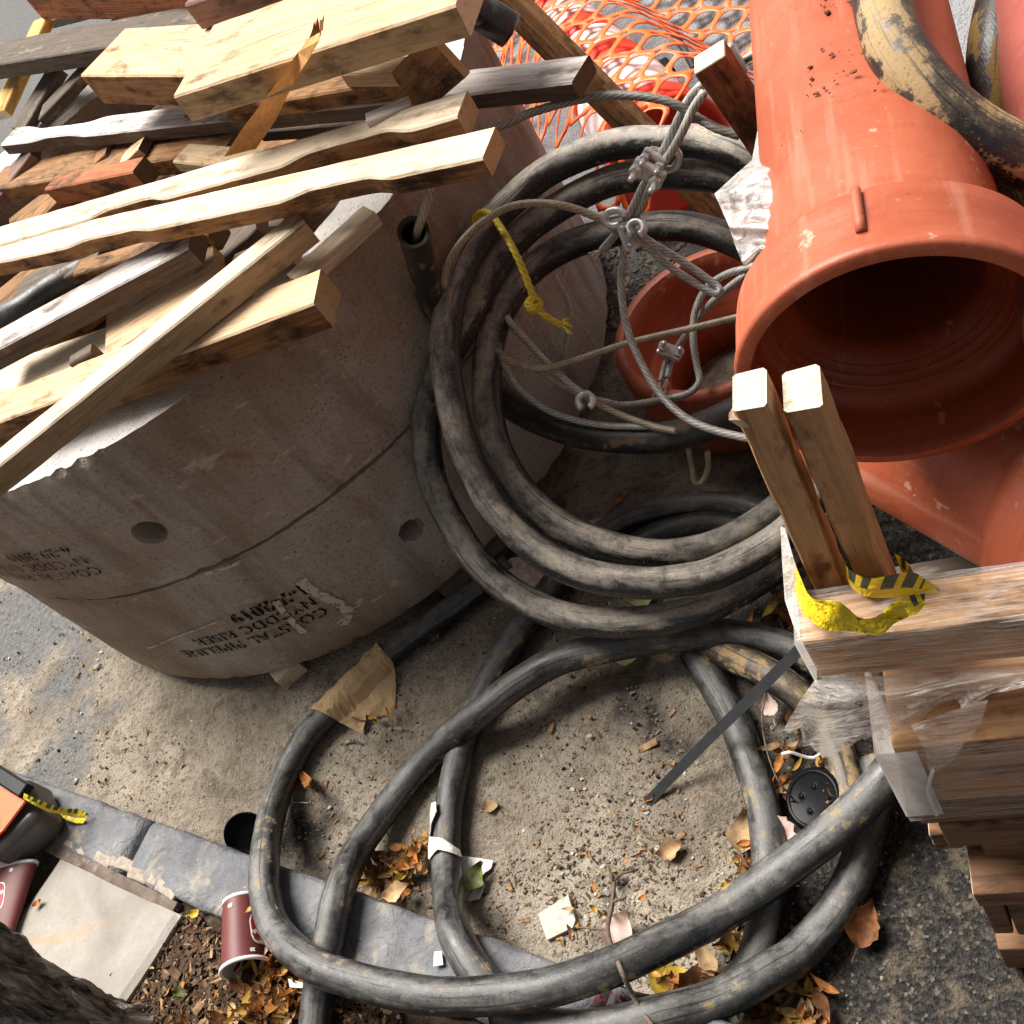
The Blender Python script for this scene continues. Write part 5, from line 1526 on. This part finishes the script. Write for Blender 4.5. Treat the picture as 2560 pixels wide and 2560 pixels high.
# ------------------------------------------------------------------ coffee cups and lids
def text_mesh(name, txt, size, mat, parent, place, bold=0.0):
    cu = bpy.data.curves.new('t', 'FONT'); cu.body = txt; cu.size = size; cu.offset = bold; cu.align_x = 'CENTER'
    ob = bpy.data.objects.new('t', cu); COL.objects.link(ob)
    bpy.context.view_layer.update()
    me = bpy.data.meshes.new_from_object(ob.evaluated_get(bpy.context.evaluated_depsgraph_get()))
    bpy.data.objects.remove(ob); bpy.data.curves.remove(cu)
    for v in me.vertices: v.co = place(v.co.x, v.co.y)
    return link(name, me, MT[mat], parent)
def cup(label, foot, mouth, Rf, Rm, squash=1.0, roll=0.0, grp='paper coffee cups'):
    ax = (mouth-foot); L = ax.length; ax.normalize()
    base = empty('paper_cup', V((foot.x, foot.y, min(foot.z, mouth.z)-Rf)), label, 'paper cup', grp)
    m = frame(foot, V((0, 0, 1)).cross(ax), ax) @ Matrix.Rotation(roll, 4, 'Z')
    sq = Matrix.Diagonal((1, squash, 1, 1))
    m = frame(foot, V((0, 0, 1)).cross(ax), ax) @ sq @ Matrix.Rotation(roll, 4, 'Z')
    r = lambda z: Rf + (Rm-Rf)*z/L
    lathe('cup_wall', [(r(.006), .006), (r(L*.5), L*.5), (r(L-.006), L-.006)], MT['cup'], base, m, 48, wob=.01)
    lathe('foot_rim', [(r(0)-.003, .0), (r(0)+.001, .0), (r(.007)+.0008, .007), (r(.007)-.001, .007)], MT['cup_white'], base, m, 48)
    lathe('mouth_rim', [(r(L)-.003, L-.004), (r(L)+.003, L-.005), (r(L)+.004, L), (r(L)+.001, L+.003), (r(L)-.003, L)], MT['cup_white'], base, m, 48)
    lathe('cup_lining', [(r(L)-.003, L-.002), (r(L*.5)-.003, L*.5), (r(.01)-.003, .012), (.001, .012)], MT['cup_white'], base, m, 48)
    lathe('cup_foot', [(.001, .008), (r(.004)-.003, .008), (r(0)-.003, 0)], MT['cup_white'], base, m, 40)
    def wrap(th0, z0, flip=1, lift=.0012):
        def f(x, y):
            z = z0 + y*flip; rr = r(z) + lift; a = th0 + x*flip/rr
            return m @ V((rr*cos(a), rr*sin(a), z))
        return f
    return base, m, r, L, wrap
def cup_print(base, r, L, wrap, th, flip, nums):
    # red rounded panel with a white outline and two lines of lettering
    w, h = .052, .060
    def rr(wd, ht, rad, n=6):
        pts = []
        for cx, cy, a0 in ((wd/2-rad, ht/2-rad, 0), (-wd/2+rad, ht/2-rad, pi/2), (-wd/2+rad, -ht/2+rad, pi), (wd/2-rad, -ht/2+rad, 1.5*pi)):
            for i in range(n+1): pts.append((cx + rad*cos(a0 + i*pi/2/n), cy + rad*sin(a0 + i*pi/2/n)))
        return pts
    for (nm, wd, ht, mat, lf) in (('label_outline', w+.004, h+.004, 'print_white', .0010), ('label_panel', w, h, 'cup_red', .0016)):
        P = rr(wd, ht, .016); f = wrap(th, L*.56, flip, lf)
        # fan in strips so that it hugs the cup
        vs, fs = [], []
        xs = [-wd/2 + wd*i/14 for i in range(15)]
        def yext(x):
            d = max(0, abs(x) - (wd/2-.016)); return ht/2 - .016 + math.sqrt(max(0, .016**2 - d*d))
        for x in xs:
            e = yext(x); vs += [f(x, -e), f(x, e)]
        fs = [(2*i, 2*i+2, 2*i+3, 2*i+1) for i in range(14)]
        mesh(nm, vs, fs, MT[mat], base)
    text_mesh('label_lettering', 'NEWMAN', .0125, 'print_white', base, wrap(th, L*.56+flip*.004, flip, .0022), .0005)
    text_mesh('label_lettering', 'COFFEE', .0085, 'print_white', base, wrap(th, L*.56-flip*.012, flip, .0022), .0003)
    text_mesh('label_star', '*', .018, 'print_white', base, wrap(th, L*.56+flip*.010, flip, .0022), .0006)
    for (dth, z) in nums:
        text_mesh('size_number', '20', .0095, 'print_white', base, wrap(th+dth, z, flip, .0015), .0007)
f_ = at(604, 2252, .147); m_ = at(614, 2424, .150)
base, m, r, L, wrap = cup('maroon paper coffee cup lying on its side against the hose, mouth open', f_, m_, .037, .0465)
# angle of the top of the lying cup as seen from the camera
def facing(m):
    v = (m.inverted() @ ORG); return math.atan2(v.y, v.x)
th = facing(m)
# which way round the cup is the right-hand side of the picture
def side_sign(m, th):
    a = m @ V((.04*cos(th+.3), .04*sin(th+.3), .05)); b = m @ V((.04*cos(th), .04*sin(th), .05))
    return 1 if (a-b).dot(RX) > 0 else -1
sg = side_sign(m, th)
cup_print(base, r, L, wrap, th + sg*.95, -sg if False else 1, [(-sg*1.55, .020), (-sg*.62, L-.020)])
f_ = at(20, 2355, .150); m_ = at(38, 2165, .155)
f_ = at(-8, 2352, .150); m_ = at(30, 2172, .152)
base, m, r, L, wrap = cup('crushed flat maroon coffee cup at the left edge beside the tree trunk', f_, m_, .046, .074, .38)
th = pi/2 if (m.to_3x3() @ V((0, 1, 0))).z > 0 else -pi/2
sg = side_sign(m, th)
cup_print(base, r, L, wrap, th - sg*.12, 1, [(sg*.62, .018), (sg*.52, L-.020)])

def lid(label, c, nrm, R=.047, buttons=True, under=False):
    base = empty('cup_lid', c, label, 'cup lid', 'black coffee cup lids')
    m = frame(c, nrm.orthogonal(), nrm)
    lathe('lid_shell', [(R, -.014), (R+.002, -.010), (R, -.006), (R-.0015, -.003), (R-.001, 0), (R-.003, .003), (R-.006, .006), (R-.010, .0065), (R-.012, .0045), (R-.014, .004), (.001, .004)], MT['lid_black'], base, m, 72)
    lathe('lid_underside', [(R, -.014), (R-.002, -.012), (R-.004, 0), (R-.012, .002), (.001, .002)], MT['lid_black'], base, m, 60)
    if buttons:
        for a in (0.5, 2.0, 3.6):
            p = V((.021*cos(a), .021*sin(a), .004))
            lathe('button', [(.0075, 0), (.0072, .0008), (.0062, -.0002), (.0050, .0016), (.003, .003), (.0002, .0035)], MT['lid_black'], base, m @ Matrix.Translation(p), 24)
        lathe('sip_hole', [(.0045, .0), (.0045, .0012), (.0030, .0013), (.0028, -.001), (.0002, -.001)], MT['strap'], base, m @ Matrix.Translation((.032*cos(5.2), .032*sin(5.2), .004)), 20)
        ob = text_mesh('embossed_word', 'Vanilla', .009, 'lid_black', base, lambda x, y: m @ (Matrix.Rotation(4.9+pi/2, 4, 'Z') @ V((x, y-.026, .0047))), .0002)
    return base
lid('black plastic lid with three raised buttons lying by the muddy hose', at(2034, 1998, .042), V((-.34, -.16, 1)), .056)
lid('black plastic lid upside down behind the hose next to the kerb', at(618, 2082, .055), V((-.35, .55, -.62)), .048, False)

# ------------------------------------------------------------------ strap, papers, twig
def flat_strap():
    P = [at(u, v, z) for u, v, z in ((1618, 2008, .004), (1660, 1962, .02), (1760, 1860, .085), (1860, 1762, .16), (1958, 1664, .235), (2000, 1622, .27), (2030, 1590, .30))]
    C = spline(P, .02); T, N = frames(C); vs, fs = [], []
    for i, c in enumerate(C):
        s = T[i].cross((ORG-c).normalized()).normalized(); n = s.cross(T[i])
        for dx, dz in ((-.0095, 0), (.0095, 0), (.0095, -.0015), (-.0095, -.0015)): vs.append(c + s*dx + n*dz)
    for i in range(len(C)-1):
        for k in range(4):
            k2 = (k+1) % 4; fs.append((i*4+k, i*4+k2, (i+1)*4+k2, (i+1)*4+k))
    fs += [(3, 2, 1, 0), tuple(4*(len(C)-1)+k for k in range(4))]
    tag(mesh('packing_strap', vs, fs, MT['strap']), 'flat black packing strap reaching from the pallet corner to the dirt', 'strap')
flat_strap()
def crumple(name, label, cat, outline, z, mat, amp=.008, sub=3, group=None, curl=0.0, zf=None):
    """a scrap of paper or leaf cut to an outline and crumpled"""
    P = [at(u, v, z) for u, v in outline]
    bm = bmesh.new()
    vs = [bm.verts.new(p) for p in P]
    bm.faces.new(vs)
    bmesh.ops.triangulate(bm, faces=list(bm.faces))
    for _ in range(sub):
        bmesh.ops.subdivide_edges(bm, edges=list(bm.edges), cuts=1, use_grid_fill=True)
    sd = random.random()*60
    for v in bm.verts:
        p = v.co.copy()
        v.co.z = (zf(p) if zf else z) + amp*fbm(p.x*45+sd, p.y*45, 1, 3) + amp*.5
    bmesh.ops.recalc_face_normals(bm, faces=list(bm.faces))
    o = bmobj(name, bm, MT[mat], None, None, False)
    sm = o.modifiers.new('thickness', 'SOLIDIFY'); sm.thickness = .0012
    return tag(o, label, cat, group)
def over_hose(a, b, z, r=HR):
    A, B = at(*a, z), at(*b, z)
    d = (B-A); L2 = d.length_squared
    def f(p):
        t = min(max((p-A).dot(d)/L2, -.5), 1.5); q = A + d*t
        e = math.hypot(p.x-q.x, p.y-q.y)
        return z + math.sqrt(max(0, (r+.005)**2 - min(e, r+.005)**2)) - (.5*max(0, e-r*.8))
    return f
crumple('wrapping_paper', 'crumpled brown paper wrapped over the hose beside the concrete riser', 'paper', [(787, 1783), (838, 1800), (888, 1822), (905, 1780), (915, 1752), (962, 1770), (980, 1700), (985, 1655), (952, 1610), (920, 1650), (870, 1695), (830, 1730)], .033, 'paper_brown', .006, 3, None, 0, over_hose((815, 1790), (954, 1651), .033))
crumple('paper_scrap', 'white torn paper tape stuck round the hose above the kerb', 'paper', [(1088, 2022), (1112, 2020), (1116, 2045), (1098, 2075), (1092, 2105), (1130, 2112), (1158, 2130), (1160, 2146), (1120, 2140), (1092, 2160), (1078, 2150), (1076, 2100), (1080, 2060)], .036, 'paper_white', .003, 3, 'paper scraps', 0, over_hose((1124, 2020), (1118, 2160), .036, .034))
crumple('paper_scrap', 'grubby pale paper under the green leaf beside the taped hose', 'paper', [(1155, 2140), (1235, 2152), (1228, 2172), (1205, 2190), (1215, 2215), (1200, 2250), (1160, 2255), (1150, 2200)], .008, 'paper_white', .004, 3, 'paper scraps')
crumple('paper_scrap', 'small white paper bit on the kerb beside the taped hose', 'paper', [(1086, 2380), (1105, 2378), (1108, 2412), (1084, 2416)], .140, 'paper_white', .002, 2, 'paper scraps')
crumple('paper_scrap', 'white card strip among the leaves by the coffee cup', 'paper', [(722, 2447), (775, 2462), (776, 2472), (725, 2468)], .155, 'paper_white', .002, 2, 'paper scraps')
crumple('paper_scrap', 'pinkish white paper showing between the coil and the risers', 'paper', [(1240, 1415), (1300, 1390), (1365, 1432), (1340, 1470), (1300, 1455), (1280, 1470)], .05, 'leaf_pink', .006, 3, 'paper scraps')
# broken white tile
tl = [at(u, v, .012) for u, v in ((1345, 2285), (1420, 2237), (1438, 2300), (1432, 2318), (1367, 2350))]
n = len(tl)
o = mesh('broken_tile', tl + [p - V((0, 0, .014)) for p in tl], [tuple(range(n))[::-1], tuple(range(n, 2*n))] + [(i, (i+1) % n, n+(i+1) % n, n+i) for i in range(n)], MT['stone_white'])
tag(o, 'broken white tile lying in the dirt inside the hose loop', 'tile')
tw = empty('twig', at(1540, 2250, .02), 'thin forked dry twig lying over the big hose loop', 'twig')
tube('stem', [at(*p) for p in ((1528, 2185, .012), (1534, 2210, .02), (1530, 2260, .03), (1520, 2310, .05), (1522, 2345, .10), (1538, 2385, .19), (1555, 2430, .225), (1580, 2485, .19), (1605, 2530, .18), (1630, 2565, .20))], .0042, MT['twig'], tw, seg=8, step=.008, wob=.0012)
for pts in (((1534, 2205, .02), (1528, 2185, .03), (1520, 2165, .03)), ((1536, 2202, .02), (1550, 2185, .03), (1570, 2180, .03), (1588, 2176, .02)), ((1531, 2255, .03), (1550, 2248, .035), (1565, 2245, .03)), ((1520, 2325, .06), (1490, 2322, .04), (1445, 2318, .02)), ((1542, 2395, .2), (1550, 2375, .21))):
    tube('side_shoot', [at(*p) for p in pts], .0026, MT['twig'], tw, seg=6, step=.008)
o = tube('thread', [at(u, v, .01) for u, v in ((742, 1932), (735, 1960), (730, 2003), (745, 2006), (770, 2007))], .0009, MT['paper_white'], seg=5)
tag(o, 'thin white thread on the dirt beside the hose', 'thread')
o = tube('dry_stem', [at(*p) for p in ((1905, 1690, .08), (1912, 1740, .07), (1905, 1800, .09), (1918, 1880, .10), (1945, 1950, .09), (1985, 2000, .05))], .0016, MT['twig'], seg=6)
tag(o, 'long thin dry stem hanging over the muddy hose near the strap', 'stem')

# ------------------------------------------------------------------ fallen leaves
def leaf_mesh(bm, c, ang, L, W, tilt, curl, rnd, n=6):
    ca, sa = cos(ang), sin(ang)
    rows = []
    tx, ty = rnd.uniform(-tilt, tilt), rnd.uniform(-tilt, tilt)
    bend = rnd.uniform(-.25, .25); ph = rnd.uniform(0, 6)
    for i in range(n+1):
        f = i/n; x = (f-.5)*L
        w = W*.5*(sin(pi*f**.8)**1.1 + .03)
        rr = []
        for s in (-1, -.45, 0, .45, 1):
            y = s*w*(1 + (.16*rnd.uniform(-1, 1) if abs(s) == 1 else 0)) + bend*L*(f-.5)**2*2
            z = curl*L*((f-.5)**2*2.0) + curl*W*abs(s)**1.4*.8*(1 + .4*sin(f*7+ph)) + x*tx + y*ty + rnd.uniform(-.015, .015)*L
            rr.append(bm.verts.new(c + V((x*ca - y*sa, x*sa + y*ca, z))))
        rows.append(rr)
    for a, b in zip(rows, rows[1:]):
        for k in range(4): bm.faces.new((a[k], a[k+1], b[k+1], b[k]))
def leaf(label, u, v, z, L, W, ang, mat, tilt=.3, curl=.35, group='single fallen leaves'):
    rnd = random.Random(int(u*7+v))
    bm = bmesh.new(); c = at(u, v, z)
    leaf_mesh(bm, V((0, 0, 0)), ang, L, W, tilt, curl, rnd, 12)
    st = bmesh.ops.create_cone(bm, segments=5, radius1=.0012, radius2=.0006, depth=L*.35, cap_ends=False)
    for q in st['verts']: q.co = Matrix.Rotation(ang, 3, 'Z') @ (Matrix.Rotation(pi/2, 3, 'Y') @ q.co + V((-L*.62, 0, .004)))
    zmin = min(q.co.z for q in bm.verts)
    for q in bm.verts: q.co.z -= zmin
    o = bmobj('fallen_leaf', bm, MT[mat], None, Matrix.Translation(c), True)
    return tag(o, label, 'leaf', group)
leaf('pale grey curled leaf on the dirt beside the paper wrapped hose', 1090, 1580, .004, .075, .045, .8, 'leaf_pink')
leaf('cream yellow leaf under the lowest loop of the coil', 1580, 1638, .010, .085, .05, .1, 'leaf_cream')
leaf('cream leaf half hidden between the coil loops', 1610, 1505, .010, .06, .035, .2, 'leaf_cream')
leaf('narrow orange leaf on the dark road behind the coil', 1558, 1245, .006, .06, .014, .7, 'leaf_orange')
leaf('pale pink leaf beside the dark hose arc', 1490, 1315, .006, .07, .03, .2, 'leaf_pink')
leaf('brown curled leaf in the middle of the dirt right of the tile', 1682, 2128, .004, .052, .036, .4, 'leaf_tan', .3, .5)
leaf('large pale tan leaf under the twig by the big hose', 1556, 2330, .006, .07, .065, .9, 'leaf_pink')
leaf('small tan pointed leaf on bare dirt left of the strap', 1231, 2018, .004, .036, .028, .3, 'leaf_tan')
leaf('broad tan leaf leaning on the muddy hose left of the button lid', 1862, 2088, .02, .075, .055, 1.4, 'leaf_tan')
leaf('pinkish brown leaf between the button lid and the big hose', 1952, 2085, .03, .07, .05, 2.2, 'leaf_pink')
leaf('bright yellow leaf below the big hose on the right', 1680, 2462, .02, .085, .06, 2.6, 'leaf_yellow')
leaf('brown maple like leaf beside the bright yellow leaf', 1770, 2480, .015, .09, .08, .5, 'leaf_brown')
leaf('yellow rimmed dark leaf on the asphalt right of the lowest hose', 2165, 2320, .01, .075, .05, 1.1, 'leaf_brown', .3, .6)
leaf('tan curled leaf caught between the two right hose loops', 1768, 2398, .02, .07, .03, 2.0, 'leaf_tan')
leaf('green and dark leaf on the grubby paper', 1193, 2195, .02, .06, .035, 1.2, 'leaf_green')
leaf('green leaf tip on the soil near the coffee cup', 465, 2478, .118, .045, .022, .4, 'leaf_green')
leaf('yellow leaf on the soil beyond the slab corner', 491, 2285, .118, .030, .018, .2, 'leaf_yellow')
leaf('brown leaf under the pale slab edge by the crushed cup', 97, 2258, .14, .025, .016, .6, 'leaf_orange')
leaf('orange dry leaf curl beside the hose above the kerb', 770, 1955, .02, .08, .025, 2.4, 'leaf_orange')
leaf('small orange leaf on dirt right of the strap tip', 1625, 2085-90, .004, .022, .016, .3, 'leaf_orange')
leaf('long rust brown leaf under the film skirt', 2010, 1790, .01, .08, .05, 1.3, 'leaf_brown')
leaf('tan leaf upright between two hoses under the strap', 1925, 1770, .03, .05, .03, 1.8, 'leaf_pink')
leaf('orange leaf on the hose near the lid', 1950, 1905, .04, .05, .016, 1.2, 'leaf_orange')
leaf('small yellow leaf by the big hose right of the twig', 1826, 2216, .004, .028, .02, .2, 'leaf_yellow')
leaf('dry yellow leaf beside the taped hose on the leaf drift', 1010, 2180, .02, .055, .03, 1.0, 'leaf_yellow')
leaf('reddish leaf on the leaf drift', 1030, 2155, .03, .06, .035, 1.0, 'leaf_orange')
leaf('tan leaf bent over the kerb edge by the drift', 998, 2232, .10, .065, .035, .3, 'leaf_tan')

MT['leaf_gold'] = plain('leaf_gold', (.50, .30, .07), .7, .4, 55, .3, .2, 0, (.25, .11, .03), .45)
def drift(name, label, blobs, mat_names, kindlabel='leaf litter'):
    rnd = random.Random(5)
    for mi, mn in enumerate(mat_names):
        bm = bmesh.new()
        for (u, v, z, su, sv, n, size) in blobs:
            for _ in range(int(n/len(mat_names))):
                uu, vv = rnd.gauss(u, su), rnd.gauss(v, sv)
                c = at(uu, vv, z + rnd.uniform(0, .022))
                s = size*rnd.uniform(.5, 1.2)
                leaf_mesh(bm, c, rnd.uniform(0, 6.3), s, s*rnd.uniform(.2, .5), .7, rnd.uniform(.1, .6), rnd)
        o = bmobj(name, bm, MT[mn], None, None, True)
        tag(o, '%s %s' % (mn.split('_')[1], label), 'leaf litter', kind='stuff')
blobs = [(960, 2190, .012, 55, 28, 70, .04), (1040, 2130, .012, 24, 38, 40, .035), (690, 2470, .125, 45, 42, 90, .045), (655, 2270, .16, 10, 35, 12, .03), (700, 2520, .12, 60, 40, 60, .04), (2080, 1970, .03, 26, 40, 30, .045), (1980, 2540, .012, 70, 30, 40, .045), (1850, 2330, .012, 50, 50, 26, .045), (1960, 1900, .01, 25, 60, 14, .04), (1850, 2150, .008, 18, 40, 14, .035), (1960, 1580, .02, 40, 50, 26, .05), (940, 1790, .006, 35, 25, 10, .03), (620, 2560, .12, 90, 20, 50, .035), (430, 2500, .118, 70, 60, 18, .03), (1500, 2290, .005, 60, 40, 14, .022), (1570, 2120, .005, 70, 50, 14, .02), (1870, 2480, .02, 50, 30, 20, .05), (1700, 2440, .02, 40, 20, 12, .04)]
drift('leaf_litter', 'dry leaf litter drifted along the hoses and the tree pit', blobs, ['leaf_orange', 'leaf_tan', 'leaf_brown', 'leaf_gold'])

# ------------------------------------------------------------------ loose stuff: pebbles, mulch, wood chips
_bm = bmesh.new(); bmesh.ops.create_icosphere(_bm, subdivisions=1, radius=1)
ICO = ([v.co.copy() for v in _bm.verts], [tuple(v.index for v in f.verts) for f in _bm.faces]); _bm.free()
_bm = bmesh.new(); bmesh.ops.create_cube(_bm, size=1.6)
CUB = ([v.co.copy() for v in _bm.verts], [tuple(v.index for v in f.verts) for f in _bm.faces]); _bm.free()
def scatter(name, label, cat, n, where, size, mat, flat=.6, long=1.0, seed=3):
    rnd = random.Random(seed); vs, fs = [], []
    BV, BF = ICO if long == 1.0 else CUB
    for _ in range(n):
        p = where(rnd)
        if p is None: continue
        s = size*math.exp(rnd.gauss(0, .45)); o0 = len(vs)
        R_ = Matrix.Rotation(rnd.uniform(0, 6.3), 3, 'Z') @ Matrix.Rotation(rnd.uniform(-.5, .5), 3, 'Y') @ Matrix.Diagonal((s*long*rnd.uniform(.7, 1.3), s*rnd.uniform(.6, 1.1), s*flat*rnd.uniform(.5, 1.2)))
        for v in BV:
            vs.append(p + R_ @ (v + V((rnd.uniform(-1, 1), rnd.uniform(-1, 1), rnd.uniform(-1, 1)))*.22))
        fs += [tuple(o0+i for i in f) for f in BF]
    return tag(mesh(name, vs, fs, MT[mat]), label, cat, kind='stuff')
def dirt_area(rnd):
    u, v = rnd.uniform(-100, 2000), rnd.uniform(1480, 2480)
    p = at(u, v, 0)
    if (p - KO).dot(KM) < .02: return None
    if (V((p.x, p.y, 0)) - RC).length < RR + .02: return None
    if fbm(p.x*2.5, p.y*2.5, 7, 3) < -.25: return None
    return p + V((0, 0, .001))
scatter('gravel', 'fine gravel and grit strewn over the dirt', 'gravel', 4200, dirt_area, .0021, 'pebble', .7)
MT['pebble_dark'] = plain('pebble_dark', (.035, .032, .030), .85, .6, 35, .4, .2)
scatter('gravel_dark', 'dark grit crumbs strewn over the dirt', 'gravel', 1200, dirt_area, .0021, 'pebble_dark', .7, seed=8)
scatter('gravel_pale', 'pale stone chips strewn over the dirt', 'gravel', 240, dirt_area, .0042, 'stone_white', .6, seed=9)
scatter('wood_crumbs', 'wood crumbs and bark bits strewn over the dirt', 'debris', 700, dirt_area, .0024, 'chip', .35, 2.4, seed=10)
def loop_area(rnd):
    u, v = rnd.gauss(1500, 210), rnd.gauss(2190, 110)
    p = at(u, v, .0015)
    return p if (p - KO).dot(KM) > .01 else None
scatter('litter_dark', 'dark crumbs of bark and grit inside the hose loop', 'debris', 650, loop_area, .0013, 'mulch', .4, 2.2, seed=41)
scatter('litter_tan', 'tan straw bits and chips inside the hose loop', 'debris', 140, loop_area, .0015, 'chip', .3, 3.4, seed=42)
scatter('litter_pale', 'pale grit inside the hose loop', 'debris', 160, loop_area, .0016, 'stone_white', .7, seed=43)
def far_area(rnd):
    u, v = rnd.uniform(1480, 1720), rnd.uniform(560, 820)
    return at(u, v, .002)
scatter('gravel_road', 'coarse grit on the road beside the clay socket', 'gravel', 500, far_area, .006, 'pebble', .7, seed=15)
def asph(rnd):
    u, v = rnd.uniform(1850, 2560), rnd.uniform(1850, 2560)
    p = at(u, v, .001)
    return p if p.y > .3 else p
scatter('road_grit', 'grit on the dark asphalt by the pallet', 'gravel', 180, asph, .0020, 'pebble', .7, seed=12)
def pit(rnd):
    u, v = rnd.uniform(250, 1000), rnd.uniform(2200, 2620)
    p = at(u, v, .118)
    if (p - KO).dot(KM) > -.155: return None
    return p
scatter('mulch', 'dark shredded mulch covering the tree pit soil', 'mulch', 5200, pit, .0028, 'mulch', .35, 2.6, seed=21)
scatter('mulch_chips', 'light wood chips among the mulch in the tree pit', 'mulch', 1000, pit, .0026, 'chip', .35, 2.8, seed=22)
def pipe_mud(rnd):
    y = rnd.uniform(1.0, 1.35); a = rnd.gauss(1.75, .22)
    return V((-.055 + .012*y + .124*cos(a), y, 1.03 + .124*sin(a)))
scatter('mud_crumbs', 'mud crumbs fallen on the large clay pipe beside the muddy hose', 'mud', 60, pipe_mud, .0016, 'leaf_brown', .7, seed=30)
